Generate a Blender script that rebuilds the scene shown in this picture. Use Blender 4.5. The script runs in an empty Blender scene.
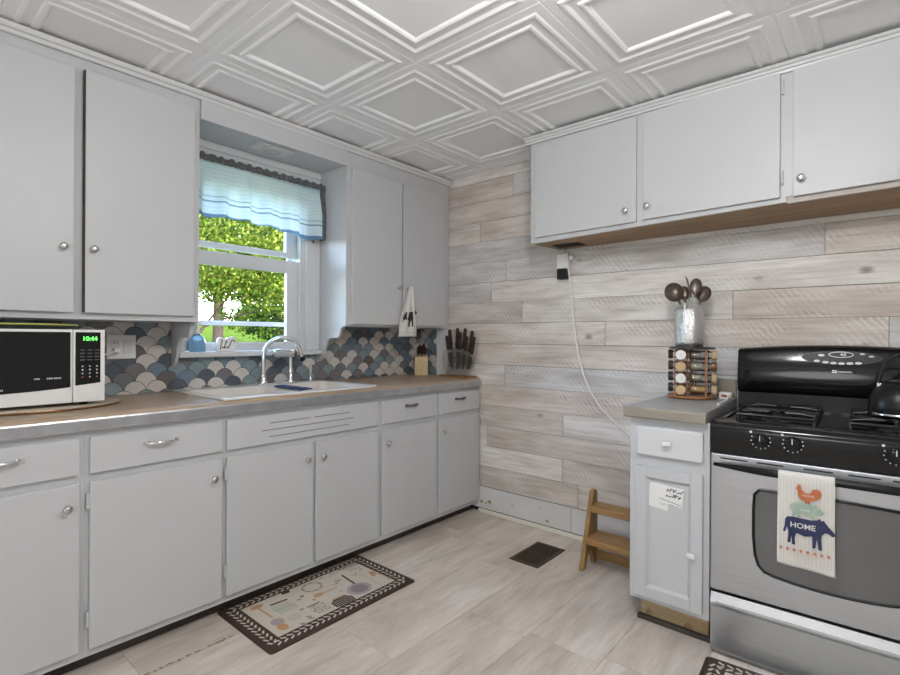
import bpy, bmesh, math, random
from math import sin, cos, pi, radians, sqrt
from mathutils import Matrix, Vector
random.seed(11)
SC = bpy.context.scene
COL = SC.collection

# ------------------------------------------------------------------ materials
def _nt(name):
    m = bpy.data.materials.new(name); m.use_nodes = True
    nt = m.node_tree
    return m, nt, nt.nodes['Principled BSDF']

def ramp(nt, fac, stops, interp='LINEAR'):
    r = nt.nodes.new('ShaderNodeValToRGB'); r.color_ramp.interpolation = interp
    e = r.color_ramp.elements
    while len(e) < len(stops): e.new(0.5)
    for el, (p, c) in zip(e, stops):
        el.position = p; el.color = (*c, 1) if len(c) == 3 else c
    nt.links.new(fac, r.inputs['Fac'])
    return r.outputs['Color']

def coords(nt, scale=(1, 1, 1), rot=(0, 0, 0), src='Object', off=None):
    tc = nt.nodes.new('ShaderNodeTexCoord'); mp = nt.nodes.new('ShaderNodeMapping')
    mp.inputs['Scale'].default_value = scale; mp.inputs['Rotation'].default_value = rot
    v = tc.outputs[src]
    if off is not None:
        a = nt.nodes.new('ShaderNodeVectorMath'); a.operation = 'ADD'
        nt.links.new(v, a.inputs[0]); nt.links.new(off, a.inputs[1]); v = a.outputs[0]
    nt.links.new(v, mp.inputs['Vector'])
    return mp.outputs['Vector']

def noise(nt, vec, scale=5, detail=4, rough=.55, dist=0):
    n = nt.nodes.new('ShaderNodeTexNoise')
    n.inputs['Scale'].default_value = scale; n.inputs['Detail'].default_value = detail
    n.inputs['Roughness'].default_value = rough; n.inputs['Distortion'].default_value = dist
    if vec is not None: nt.links.new(vec, n.inputs['Vector'])
    return n.outputs['Fac']

def mixc(nt, a, b, fac, mode='MIX'):
    m = nt.nodes.new('ShaderNodeMix'); m.data_type = 'RGBA'; m.blend_type = mode
    for s, v in ((m.inputs['Factor'], fac), (m.inputs['A'], a), (m.inputs['B'], b)):
        if hasattr(v, 'is_linked'): nt.links.new(v, s)
        elif isinstance(v, (int, float)): s.default_value = v
        else: s.default_value = (*v, 1)
    return m.outputs['Result']

def math_(nt, op, a, b=None):
    m = nt.nodes.new('ShaderNodeMath'); m.operation = op
    for i, v in enumerate((a, b)):
        if v is None: continue
        if hasattr(v, 'is_linked'): nt.links.new(v, m.inputs[i])
        else: m.inputs[i].default_value = v
    return m.outputs[0]

def bump(nt, b, h, strength=.2, dist=.01):
    n = nt.nodes.new('ShaderNodeBump'); n.inputs['Strength'].default_value = strength
    n.inputs['Distance'].default_value = dist
    nt.links.new(h, n.inputs['Height']); nt.links.new(n.outputs[0], b.inputs['Normal'])

def mat(name, col, rough=.5, metal=0, var=0, scale=6, bmp=0, bscale=80, stretch=(1, 1, 1), **kw):
    m, nt, b = _nt(name)
    b.inputs['Base Color'].default_value = (*col, 1)
    b.inputs['Roughness'].default_value = rough; b.inputs['Metallic'].default_value = metal
    for k, v in kw.items():
        key = {'spec': 'Specular IOR Level', 'trans': 'Transmission Weight', 'coat': 'Coat Weight', 'ior': 'IOR',
               'emis': 'Emission Strength', 'alpha': 'Alpha'}[k]
        b.inputs[key].default_value = v
    if 'emis' in kw: b.inputs['Emission Color'].default_value = (*col, 1)
    v = coords(nt, stretch)
    if var:
        n = noise(nt, v, scale, 5)
        lo = tuple(c * (1 - var) for c in col); hi = tuple(min(1, c * (1 + var)) for c in col)
        nt.links.new(ramp(nt, n, [(.3, lo), (.7, hi)]), b.inputs['Base Color'])
    if bmp:
        bump(nt, b, noise(nt, v, bscale, 3), bmp, .004)
    return m

def wood(name, c1, c2, rough=.4, axis=0, sc=3):
    m, nt, b = _nt(name)
    s = [14, 14, 14]; s[axis] = 1.0
    v = coords(nt, s)
    n = noise(nt, v, sc, 6, .6, .6)
    nt.links.new(ramp(nt, n, [(.3, c1), (.7, c2)]), b.inputs['Base Color'])
    b.inputs['Roughness'].default_value = rough
    bump(nt, b, n, .08, .003)
    return m

def plank_mat():
    m, nt, b = _nt('whitewashed_plank')
    at = nt.nodes.new('ShaderNodeAttribute'); at.attribute_name = 'tint'
    off = math_(nt, 'MULTIPLY', at.outputs['Fac'], 53.0)
    cmb = nt.nodes.new('ShaderNodeCombineXYZ')
    for i in (0, 2): nt.links.new(off, cmb.inputs[i])
    o = cmb.outputs[0]
    g = noise(nt, coords(nt, (1.6, 1, 22), off=o), 2.4, 7, .62, .5)
    big = noise(nt, coords(nt, (1.3, 1, 5), off=o), 1.7, 3, .5)
    base = ramp(nt, g, [(.25, (.53, .495, .462)), (.5, (.72, .692, .665)), (.75, (.83, .815, .795))])
    t = ramp(nt, at.outputs['Fac'], [(0, (.86, .82, .78)), (.2, (1.0, .99, .98)), (.4, (.90, .84, .80)), (.55, (.87, .88, .90)),
                                     (.7, (1.06, 1.05, 1.04)), (.85, (.95, .91, .87)), (1, (1.22, 1.21, 1.20))], 'CONSTANT')
    c = mixc(nt, base, t, 1.0, 'MULTIPLY')
    c = mixc(nt, c, ramp(nt, big, [(.33, (.74, .70, .67)), (.6, (1.06, 1.06, 1.06))]), .9, 'MULTIPLY')
    # circular-saw marks running diagonally over parts of the boards
    w = nt.nodes.new('ShaderNodeTexWave'); w.inputs['Scale'].default_value = 13
    w.inputs['Distortion'].default_value = 3.5; w.inputs['Detail'].default_value = 3; w.inputs['Detail Scale'].default_value = 2
    nt.links.new(coords(nt, (1, 1, 1), (0, radians(38), 0), off=o), w.inputs['Vector'])
    msk = ramp(nt, noise(nt, coords(nt, (1.5, 1, 4), off=o), 2.1, 2), [(.46, (0, 0, 0)), (.66, (1, 1, 1))])
    saw = math_(nt, 'MULTIPLY', ramp(nt, w.outputs['Fac'], [(.55, (0, 0, 0)), (.85, (1, 1, 1))]), msk)
    c = mixc(nt, c, (.88, .87, .85), math_(nt, 'MULTIPLY', saw, .40))
    # knots
    vo = nt.nodes.new('ShaderNodeTexVoronoi'); vo.inputs['Scale'].default_value = 1.0
    nt.links.new(coords(nt, (4.2, 1, 7.0), off=o), vo.inputs['Vector'])
    d = math_(nt, 'ADD', vo.outputs['Distance'], math_(nt, 'MULTIPLY', math_(nt, 'SUBTRACT', g, .5), .09))
    sel = nt.nodes.new('ShaderNodeSeparateColor'); nt.links.new(vo.outputs['Color'], sel.inputs[0])
    d = math_(nt, 'ADD', d, math_(nt, 'MULTIPLY', math_(nt, 'GREATER_THAN', sel.outputs[0], .55), 1.0))
    k = ramp(nt, d, [(.05, (1, 1, 1)), (.15, (0, 0, 0))])
    c = mixc(nt, c, (.25, .195, .16), math_(nt, 'MULTIPLY', k, .8))
    nt.links.new(c, b.inputs['Base Color'])
    b.inputs['Roughness'].default_value = .75; b.inputs['Specular IOR Level'].default_value = .25
    bump(nt, b, math_(nt, 'ADD', g, math_(nt, 'MULTIPLY', saw, .5)), .25, .004)
    return m

def floor_mat():
    m, nt, b = _nt('vinyl_plank')
    at = nt.nodes.new('ShaderNodeAttribute'); at.attribute_name = 'tint'
    off = math_(nt, 'MULTIPLY', at.outputs['Fac'], 41.0)
    cmb = nt.nodes.new('ShaderNodeCombineXYZ')
    for i in (0, 1): nt.links.new(off, cmb.inputs[i])
    o = cmb.outputs[0]
    n1 = noise(nt, coords(nt, (7, 1.3, 1), off=o), 1.6, 8, .66, .8)
    n2 = noise(nt, coords(nt, (3, 1.2, 1), off=o), 1.4, 4, .55, .4)
    n3 = noise(nt, coords(nt, (26, 2.2, 1), off=o), 2.2, 6, .6, .5)
    c = ramp(nt, n1, [(.28, (.53, .48, .44)), (.46, (.68, .625, .58)), (.6, (.74, .69, .65)), (.78, (.82, .785, .755))])
    c = mixc(nt, c, ramp(nt, n2, [(.35, (.80, .77, .74)), (.65, (1.06, 1.05, 1.04))]), .9, 'MULTIPLY')
    c = mixc(nt, c, ramp(nt, n3, [(.33, (.86, .85, .84)), (.5, (1, 1, 1)), (.72, (1.08, 1.08, 1.07))]), .75, 'MULTIPLY')
    t = ramp(nt, at.outputs['Fac'], [(0, (.93, .91, .88)), (1, (1.04, 1.03, 1.02))])
    c = mixc(nt, c, t, 1.0, 'MULTIPLY')
    nt.links.new(c, b.inputs['Base Color'])
    b.inputs['Roughness'].default_value = .42; b.inputs['Specular IOR Level'].default_value = .35
    bump(nt, b, n3, .06, .002)
    return m

def leaf_mat():
    m, nt, b = _nt('leaf')
    at = nt.nodes.new('ShaderNodeAttribute'); at.attribute_name = 'tint'
    c = ramp(nt, at.outputs['Fac'], [(0, (.006, .016, .004)), (.35, (.024, .055, .006)), (.7, (.075, .112, .011)), (1, (.15, .17, .035))])
    nt.links.new(c, b.inputs['Base Color']); b.inputs['Roughness'].default_value = .7; b.inputs['Specular IOR Level'].default_value = .05
    tr = nt.nodes.new('ShaderNodeBsdfTranslucent'); nt.links.new(c, tr.inputs['Color'])
    mx = nt.nodes.new('ShaderNodeMixShader'); mx.inputs[0].default_value = .35
    out = nt.nodes['Material Output']
    nt.links.new(b.outputs[0], mx.inputs[1]); nt.links.new(tr.outputs[0], mx.inputs[2]); nt.links.new(mx.outputs[0], out.inputs['Surface'])
    return m

def valance_mat():
    m, nt, b = _nt('striped_sheer_cotton')
    tc = nt.nodes.new('ShaderNodeTexCoord'); sp = nt.nodes.new('ShaderNodeSeparateXYZ')
    nt.links.new(tc.outputs['Object'], sp.inputs[0])
    z = sp.outputs[2]   # 0 at the hem, about 0.33 at the top
    z = math_(nt, 'ADD', z, math_(nt, 'MULTIPLY', math_(nt, 'ADD', sp.outputs[1], .426), .0408))
    u = math_(nt, 'DIVIDE', z, .345)
    base = ramp(nt, u, [(0, (.16, .28, .42)), (.035, (.16, .28, .42)), (.05, (.76, .88, .93)), (.22, (.76, .88, .93)), (.225, (.24, .36, .44)),
                        (.245, (.24, .36, .44)), (.25, (.78, .90, .94)), (.30, (.78, .90, .93)), (.305, (.40, .54, .60)), (.318, (.40, .54, .60)),
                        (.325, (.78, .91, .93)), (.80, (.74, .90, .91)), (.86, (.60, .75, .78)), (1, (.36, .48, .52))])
    w = nt.nodes.new('ShaderNodeTexWave'); w.bands_direction = 'Z'; w.inputs['Scale'].default_value = 14
    w.inputs['Distortion'].default_value = 3
    nt.links.new(tc.outputs['Object'], w.inputs['Vector'])
    c = mixc(nt, base, ramp(nt, w.outputs['Fac'], [(.1, (.80, .84, .88)), (.4, (1, 1, 1))]), .5, 'MULTIPLY')
    nt.links.new(c, b.inputs['Base Color']); b.inputs['Roughness'].default_value = .9; b.inputs['Specular IOR Level'].default_value = .1
    tr = nt.nodes.new('ShaderNodeBsdfTranslucent'); nt.links.new(c, tr.inputs['Color'])
    mx = nt.nodes.new('ShaderNodeMixShader'); mx.inputs[0].default_value = .30
    out = nt.nodes['Material Output']
    nt.links.new(b.outputs[0], mx.inputs[1]); nt.links.new(tr.outputs[0], mx.inputs[2]); nt.links.new(mx.outputs[0], out.inputs['Surface'])
    return m

def glass_mat(name='window_glass', ior=1.2):
    m, nt, b = _nt(name)
    nt.nodes.remove(b)
    t = nt.nodes.new('ShaderNodeBsdfTransparent'); g = nt.nodes.new('ShaderNodeBsdfGlossy'); g.inputs['Roughness'].default_value = .02
    f = nt.nodes.new('ShaderNodeFresnel'); f.inputs['IOR'].default_value = ior
    mx = nt.nodes.new('ShaderNodeMixShader')
    nt.links.new(f.outputs[0], mx.inputs[0]); nt.links.new(t.outputs[0], mx.inputs[1]); nt.links.new(g.outputs[0], mx.inputs[2])
    nt.links.new(mx.outputs[0], nt.nodes['Material Output'].inputs['Surface'])
    return m

def steel_mat(name, col, rough, axis):
    m, nt, b = _nt(name)
    s = [160, 160, 160]; s[axis] = 1.5
    n = noise(nt, coords(nt, s), 1.5, 4)
    nt.links.new(ramp(nt, n, [(.3, tuple(c * .86 for c in col)), (.7, col)]), b.inputs['Base Color'])
    b.inputs['Metallic'].default_value = 1; b.inputs['Roughness'].default_value = rough
    bump(nt, b, n, .05, .001)
    return m

def hammered_mat():
    m, nt, b = _nt('hammered_tin')
    b.inputs['Base Color'].default_value = (.66, .66, .66, 1); b.inputs['Metallic'].default_value = 1; b.inputs['Roughness'].default_value = .28
    vo = nt.nodes.new('ShaderNodeTexVoronoi'); vo.inputs['Scale'].default_value = 150
    nt.links.new(coords(nt), vo.inputs['Vector'])
    bump(nt, b, vo.outputs['Distance'], .6, .004)
    return m

MT = dict(
    white=mat('white_cabinet_paint', (.575, .58, .587), .42, bmp=.06, bscale=25, var=.015, scale=3, spec=.35),
    wall=mat('white_wall_paint', (.74, .74, .73), .6, bmp=.05, bscale=40),
    ceil=mat('white_ceiling_tile', (.93, .93, .93), .5, bmp=.03, bscale=30, spec=.3),
    trim=mat('white_trim_paint', (.68, .683, .685), .35),
    sash=mat('white_sash_paint', (.72, .72, .725), .4),
    cream=mat('cream_trim', (.80, .77, .68), .5),
    baseb=mat('white_board_paint', (.68, .67, .66), .55, var=.06, scale=5),
    knot=mat('bare_knot', (.35, .26, .16), .8),
    chrome=mat('chrome', (.78, .78, .78), .12, 1),
    nickel=mat('brushed_nickel', (.55, .54, .52), .3, 1),
    darkmetal=mat('dark_bronze', (.13, .12, .115), .35, .7),
    counter=mat('brown_laminate', (.43, .32, .22), .33, var=.07, scale=9, spec=.5),
    alu=mat('aluminium_edging', (.52, .53, .55), .36, .9, var=.12, scale=14),
    greyc=mat('grey_laminate', (.36, .36, .365), .4, var=.06, scale=60),
    tanedge=mat('tan_laminate_edge', (.30, .265, .215), .38, var=.08, scale=4),
    sink=mat('white_enamel', (.80, .79, .76), .16, spec=.6),
    bowl=mat('cream_enamel', (.74, .69, .62), .2, spec=.6),
    dark=mat('dark_void', (.02, .018, .016), .9),
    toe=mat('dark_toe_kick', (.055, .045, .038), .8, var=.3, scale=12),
    toewood=wood('bare_tan_board', (.36, .25, .13), (.56, .43, .26), .7, 0, 2),
    ply=wood('bare_plywood', (.24, .145, .075), (.40, .26, .15), .6, 0, 2),
    lightwood=wood('weathered_batten', (.42, .38, .33), (.58, .54, .49), .7, 0, 2),
    oak=wood('honey_oak', (.25, .135, .045), (.42, .25, .095), .38, 0, 2.5),
    oakv=wood('honey_oak_upright', (.25, .135, .045), (.40, .235, .085), .38, 2, 2.5),
    rackwood=wood('red_brown_wood', (.20, .085, .035), (.36, .17, .07), .38, 2, 3),
    maple=wood('pale_maple', (.60, .44, .24), (.74, .58, .35), .45, 2, 3),
    blackgloss=mat('black_enamel', (.008, .008, .008), .10, spec=.32),
    blacksatin=mat('black_satin', (.010, .010, .010), .33, spec=.3),
    castiron=mat('cast_iron', (.015, .015, .015), .25, spec=.6),
    ovenglass=mat('oven_glass', (.075, .078, .078), .04, spec=1.0, coat=.6),
    steel=steel_mat('brushed_steel', (.56, .58, .605), .34, 0),
    steelv=mat('steel_lip', (.50, .505, .51), .48, 1),
    grey=mat('grey_print', (.55, .55, .55), .5),
    lightgrey=mat('light_grey_print', (.74, .74, .74), .4),
    darkgrey=mat('dark_grey', (.09, .09, .09), .5),
    whitepl=mat('white_plastic', (.84, .83, .81), .35),
    green=mat('green_led', (.12, 1.0, .12), .5, emis=2.2),
    redpl=mat('red_switch', (.40, .05, .03), .4),
    bluegl=mat('blue_glass', (.42, .68, .88), .08, trans=.75, ior=1.4, spec=.6),
    cleargl=glass_mat('clear_glass', 1.5),
    acrylic=glass_mat('clear_acrylic', 1.35),
    spice=mat('tan_spice', (.42, .27, .10), .5, var=.3, scale=60),
    spicegrey=mat('grey_green_spice', (.34, .31, .25), .5, var=.3, scale=60),
    capwhite=mat('white_cap', (.86, .85, .82), .45),
    captan=mat('cork_tan_cap', (.56, .40, .22), .5, var=.1, scale=50),
    bronze=mat('bronze', (.32, .17, .08), .3, .8),
    knife=mat('dark_knife_handle', (.035, .022, .018), .38),
    navycloth=mat('navy_cloth', (.035, .045, .12), .9, bmp=.3, bscale=150),
    cloth=mat('cream_cotton', (.76, .74, .69), .9, bmp=.25, bscale=180),
    stripe=mat('tan_weave_stripe', (.68, .64, .57), .9),
    rooster=mat('rust_print', (.50, .15, .055), .9, var=.12, scale=60),
    pig=mat('sage_print', (.36, .45, .37), .9, var=.15, scale=60),
    cow=mat('navy_print', (.035, .042, .10), .9, var=.2, scale=60),
    coral=mat('coral_print', (.62, .24, .16), .9),
    blackp=mat('black_print', (.03, .03, .03), .9),
    matbrown=mat('dark_brown_vinyl', (.045, .024, .016), .6),
    matcream=mat('cream_vinyl', (.62, .57, .49), .6, var=.03),
    m_orange=mat('print_orange', (.52, .30, .16), .6), m_purple=mat('print_mauve', (.27, .22, .25), .6),
    m_lilac=mat('print_lilac', (.40, .36, .38), .6), m_pale=mat('print_pale_grey', (.52, .51, .45), .6),
    m_green=mat('print_grey_green', (.26, .30, .22), .6),
    ventb=mat('brown_register', (.075, .05, .032), .5, .3),
    beige=mat('beige_board', (.50, .43, .33), .4, var=.08, scale=5),
    tray=mat('dark_tray', (.04, .04, .035), .45), trayrim=mat('yellow_green_rim', (.42, .44, .09), .4),
    lawn=mat('lawn_grass', (.030, .050, .008), .9, var=.25, scale=1.2, spec=0),
    bark=mat('bark', (.030, .024, .020), .9, var=.3, scale=8, spec=0),
    plank=plank_mat(), floor=floor_mat(), leaf=leaf_mat(), valance=valance_mat(), glass=glass_mat(), hammered=hammered_mat(),
    utensil=mat('smoked_nylon', (.085, .062, .048), .3, .35),
    t_cream=mat('tile_cream', (.62, .575, .53), .3, var=.04, scale=20), t_grey=mat('tile_warm_grey', (.185, .175, .18), .3, var=.05, scale=20),
    t_navy=mat('tile_slate', (.095, .115, .14), .3, var=.06, scale=20), t_teal=mat('tile_teal_grey', (.225, .29, .305), .3, var=.05, scale=20),
    t_blue=mat('tile_steel_blue', (.165, .225, .275), .3, var=.05, scale=20), t_taupe=mat('tile_taupe', (.15, .125, .115), .3, var=.05, scale=20),
    grout=mat('dark_grout', (.045, .042, .042), .8),
    slot=mat('slot_shadow_grey', (.20, .20, .20), .8),
    unlit_cotton=mat('unlit_gathered_cotton', (.11, .115, .12), .9, var=.5, scale=30, stretch=(1, 1, 6)),  # darkness of valance cloth without backlight, put into its colour
    lens=mat('frosted_lens', (.55, .55, .54), .35),
)

# ------------------------------------------------------------------ mesh building
class MB:
    def __init__(s): s.v, s.f, s.m, s.a = [], [], [], []
    def add(s, vs, fs, mi=0, T=None, a=0.0):
        b = len(s.v)
        for v in vs:
            v = Vector(v)
            s.v.append(T @ v if T is not None else v)
        for f in fs:
            s.f.append([b + i for i in f]); s.m.append(mi); s.a.append(a)
        return s
    def box(s, x0, x1, y0, y1, z0, z1, mi=0, T=None, a=0.0):
        vs = [(x, y, z) for z in (z0, z1) for y in (y0, y1) for x in (x0, x1)]
        return s.add(vs, [(0, 2, 3, 1), (4, 5, 7, 6), (0, 1, 5, 4), (2, 6, 7, 3), (0, 4, 6, 2), (1, 3, 7, 5)], mi, T, a)
    def hexa(s, p, mi=0, T=None):   # eight corners in box order
        return s.add(p, [(0, 2, 3, 1), (4, 5, 7, 6), (0, 1, 5, 4), (2, 6, 7, 3), (0, 4, 6, 2), (1, 3, 7, 5)], mi, T)
    def prism(s, poly, axis, a, b, mi=0, T=None, at=0.0):
        n = len(poly)
        def P(u, v, w): return {'x': (w, u, v), 'y': (u, w, v), 'z': (u, v, w)}[axis]
        vs = [P(u, v, a) for u, v in poly] + [P(u, v, b) for u, v in poly]
        fs = [tuple(range(n))[::-1], tuple(range(n, 2 * n))] + [(i, (i + 1) % n, n + (i + 1) % n, n + i) for i in range(n)]
        return s.add(vs, fs, mi, T, at)
    def lathe(s, prof, c=(0, 0, 0), axis='z', n=24, mi=0, T=None):
        vs, fs = [], []
        for r, h in prof:
            for k in range(n):
                t = 2 * pi * k / n; x, y = r * cos(t), r * sin(t)
                p = {'z': (x, y, h), 'x': (h, x, y), 'y': (y, h, x)}[axis]
                vs.append((c[0] + p[0], c[1] + p[1], c[2] + p[2]))
        for i in range(len(prof) - 1):
            for k in range(n):
                k2 = (k + 1) % n
                fs.append((i * n + k, i * n + k2, (i + 1) * n + k2, (i + 1) * n + k))
        fs.append(tuple(range(n))[::-1]); L = (len(prof) - 1) * n; fs.append(tuple(range(L, L + n)))
        return s.add(vs, fs, mi, T)
    def cyl(s, p0, p1, r0, r1=None, n=16, mi=0, T=None):
        return s.tube([p0, p1], [r0, r0 if r1 is None else r1], n, mi, T)
    def tube(s, pts, r, n=10, mi=0, T=None, flat=1.0):
        pts = [Vector(p) for p in pts]
        rr = r if isinstance(r, (list, tuple)) else [r] * len(pts)
        vs, fs = [], []; up = None
        for i, p in enumerate(pts):
            t = (pts[min(i + 1, len(pts) - 1)] - pts[max(i - 1, 0)]).normalized()
            if up is None:
                up = Vector((0, 0, 1)) if abs(t.z) < .9 else Vector((1, 0, 0))
            u = t.cross(up)
            if u.length < 1e-5: u = t.orthogonal()
            u.normalize(); w = u.cross(t).normalized(); up = w
            for k in range(n):
                a = 2 * pi * k / n
                vs.append(p + u * (rr[i] * cos(a)) + w * (rr[i] * flat * sin(a)))
        for i in range(len(pts) - 1):
            for k in range(n):
                k2 = (k + 1) % n
                fs.append((i * n + k, i * n + k2, (i + 1) * n + k2, (i + 1) * n + k))
        fs.append(tuple(range(n))[::-1]); L = (len(pts) - 1) * n; fs.append(tuple(range(L, L + n)))
        return s.add(vs, fs, mi, T)
    def ball(s, c, r, n=16, mi=0, T=None, lo=-pi / 2, hi=pi / 2):
        r = r if isinstance(r, (tuple, list)) else (r, r, r); m = n // 2
        vs, fs = [], []
        for i in range(m + 1):
            ph = lo + (hi - lo) * i / m
            cr = max(cos(ph), 1e-3)
            for k in range(n):
                t = 2 * pi * k / n
                vs.append((c[0] + r[0] * cr * cos(t), c[1] + r[1] * cr * sin(t), c[2] + r[2] * sin(ph)))
        for i in range(m):
            for k in range(n):
                k2 = (k + 1) % n; fs.append((i * n + k, i * n + k2, (i + 1) * n + k2, (i + 1) * n + k))
        fs.append(tuple(range(n))[::-1]); fs.append(tuple(range(m * n, m * n + n)))
        return s.add(vs, fs, mi, T)
    def sheet(s, fn, nu, nv, mi=0, T=None):   # grid surface fn(u,v)
        vs = [fn(i / nu, j / nv) for j in range(nv + 1) for i in range(nu + 1)]
        fs = [(j * (nu + 1) + i, j * (nu + 1) + i + 1, (j + 1) * (nu + 1) + i + 1, (j + 1) * (nu + 1) + i) for j in range(nv) for i in range(nu)]
        return s.add(vs, fs, mi, T)
    def flat(s, poly, z, mi, T):   # printed shape: a flat polygon
        return s.add([(x, y, z) for x, y in poly], [tuple(range(len(poly)))], mi, T)
    def stroke(s, pts, w, z, mi, T):
        for (x0, y0), (x1, y1) in zip(pts, pts[1:]):
            d = Vector((x1 - x0, y1 - y0))
            if d.length < 1e-6: continue
            n = Vector((-d.y, d.x)).normalized() * (w / 2); e = d.normalized() * (w * .25)
            s.flat([(x0 - n.x - e.x, y0 - n.y - e.y), (x1 - n.x + e.x, y1 - n.y + e.y), (x1 + n.x + e.x, y1 + n.y + e.y), (x0 + n.x - e.x, y0 + n.y - e.y)], z, mi, T)
        return s
    def text(s, body, size, c, z, mi, T, bold=0.0):
        cu = bpy.data.curves.new('t', 'FONT'); cu.body = body; cu.size = size; cu.align_x = 'CENTER'; cu.align_y = 'CENTER'; cu.offset = bold
        cu.resolution_u = 3
        o = bpy.data.objects.new('t', cu); COL.objects.link(o)
        me = bpy.data.meshes.new_from_object(o.evaluated_get(bpy.context.evaluated_depsgraph_get()))
        s.add([(v.co.x + c[0], v.co.y + c[1], z) for v in me.vertices], [tuple(p.vertices) for p in me.polygons], mi, T)
        bpy.data.objects.remove(o); bpy.data.meshes.remove(me); bpy.data.curves.remove(cu)
        return s

def ell(cx, cy, rx, ry, n=24, a0=0, a1=2 * pi):
    return [(cx + rx * cos(a0 + (a1 - a0) * k / n), cy + ry * sin(a0 + (a1 - a0) * k / n)) for k in range(n)]

def build(name, mb, mats, parent=None, org=(0, 0, 0), bevel=0, smooth=0, solid=0, seg=2, normals=True):
    me = bpy.data.meshes.new(name); o3 = Vector(org)
    me.from_pydata([tuple(v - o3) for v in mb.v], [], mb.f)
    if not isinstance(mats, (list, tuple)): mats = [mats]
    for m in mats: me.materials.append(MT[m])
    me.polygons.foreach_set('material_index', mb.m)
    if any(mb.a):
        at = me.attributes.new('tint', 'FLOAT', 'CORNER')
        vals = []
        for p, a in zip(me.polygons, mb.a): vals += [a] * p.loop_total
        at.data.foreach_set('value', vals)
    if normals:
        bm = bmesh.new(); bm.from_mesh(me); bmesh.ops.recalc_face_normals(bm, faces=bm.faces); bm.to_mesh(me); bm.free()
    if smooth:
        me.polygons.foreach_set('use_smooth', [True] * len(me.polygons))
        me.set_sharp_from_angle(angle=radians(smooth))
    me.update()
    ob = bpy.data.objects.new(name, me); COL.objects.link(ob)
    if parent is not None: ob.parent = parent
    if bevel:
        b = ob.modifiers.new('edge', 'BEVEL'); b.width = bevel; b.segments = seg; b.limit_method = 'ANGLE'; b.angle_limit = radians(40)
    if solid:
        s = ob.modifiers.new('cloth', 'SOLIDIFY'); s.thickness = solid; s.offset = 0
    return ob

class Thing:
    def __init__(s, name, label, cat, loc=(0, 0, 0), rot=0, group=None, local=False):
        s.o = bpy.data.objects.new(name, None); COL.objects.link(s.o); s.o.empty_display_size = .1
        s.o.location = loc; s.o.rotation_euler = (0, 0, rot)
        s.o['label'] = label; s.o['category'] = cat
        if group: s.o['group'] = group
        s.org = (0, 0, 0) if local else loc
    def part(s, name, mb, mats, parent=None, label=None, **kw):
        p = build(name, mb, mats, parent or s.o, s.org, **kw)
        if label: p['label'] = label
        return p

def solo(name, mb, mats, label, cat, loc, group=None, **kw):
    o = build(name, mb, mats, None, loc, **kw); o.location = loc
    o['label'] = label; o['category'] = cat
    if group: o['group'] = group
    return o

def struct(name, mb, mats, label=None, cat=None, parent=None, **kw):
    o = build(name, mb, mats, parent, **kw)
    if parent is None:
        o['kind'] = 'structure'
        if label: o['label'] = label
        if cat: o['category'] = cat
    elif label: o['label'] = label
    return o

def copy_tree(o, parent=None):
    c = o.copy(); COL.objects.link(c)
    if parent is not None: c.parent = parent
    for ch in list(o.children): copy_tree(ch, c)
    return c

FX = Matrix(((0, 0, 1, 0), (1, 0, 0, 0), (0, 1, 0, 0), (0, 0, 0, 1)))     # drawing plane facing +X
FY = Matrix(((1, 0, 0, 0), (0, 0, -1, 0), (0, 1, 0, 0), (0, 0, 0, 1)))    # drawing plane facing -Y
def TX(x): return Matrix.Translation((x, 0, 0)) @ FX
def TY(y): return Matrix.Translation((0, y, 0)) @ FY
# ------------------------------------------------------------------ the room
XW, YB, ZC, XR, YR = -2.80, 2.90, 2.414, 2.2, -3.0
# floor of vinyl planks laid along the window wall
mb = MB(); gap = .0007; rr = random.Random(5)
k = -3
while True:
    x0 = -2.05 + .305 * k; x1 = x0 + .305; k += 1
    if x1 < XW - .1: continue
    if x0 > XR: break
    ys = {-1: .675, 1: 2.266}.get(k - 1)
    L = .92
    y = (ys if ys is not None else rr.random() * L) - 6 * L
    while y < YB:
        if y + L > YR:
            mb.box(max(x0 + gap, XW - .02), min(x1 - gap, XR), max(y + gap, YR), min(y + L - gap, YB + .02), -.01, 0, 0, a=.02 + rr.random() * .97)
        y += L
mb.box(XW - .1, XR + .1, YR - .1, YB + .1, -.08, -.004, 1)
struct('floor', mb, ['floor', 'dark'], normals=False)

# worn brown edge where a plank has chipped, beside the base cabinets
mb = MB(); rr = random.Random(3)
for i in range(38):
    y = .62 + i * .0105
    if rr.random() < .8:
        w = .003 + rr.random() * .007; x = -2.055 + rr.random() * .006
        mb.flat([(x - w, y), (x + w * rr.random(), y + .001), (x + w, y + .008), (x - w * .6, y + .011)], .0006, 0, None)
struct('floor_chipped_seam', mb, ['ply'])

# pressed ceiling tiles
mb = MB(); T = .61
prof = [(0, .004), (.004, 0), (.040, 0), (.046, -.0035), (.056, -.0045), (.064, -.0005), (.068, .002), (.092, .002), (.098, -.003), (.108, -.004), (.116, 0), (.121, .006), (.126, .0065)]
for i in range(-2, 9):
    for j in range(-8, 4):
        cx, cy = -2.15 + T * (i + .5), 1.55 + T * (j + .5)
        if cx + T / 2 < XW or cx - T / 2 > XR + .1 or cy + T / 2 < YR or cy - T / 2 > YB: continue
        vs, fs = [], []
        for d, h in prof:
            hw = T / 2 - d
            for sx, sy in ((-1, -1), (1, -1), (1, 1), (-1, 1)): vs.append((cx + sx * hw, cy + sy * hw, ZC + h))
        for q in range(len(prof) - 1):
            for c in range(4):
                c2 = (c + 1) % 4; fs.append((q * 4 + c, (q + 1) * 4 + c, (q + 1) * 4 + c2, q * 4 + c2))
        L = (len(prof) - 1) * 4; fs.append((L + 3, L + 2, L + 1, L))
        mb.add(vs, fs)
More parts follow.
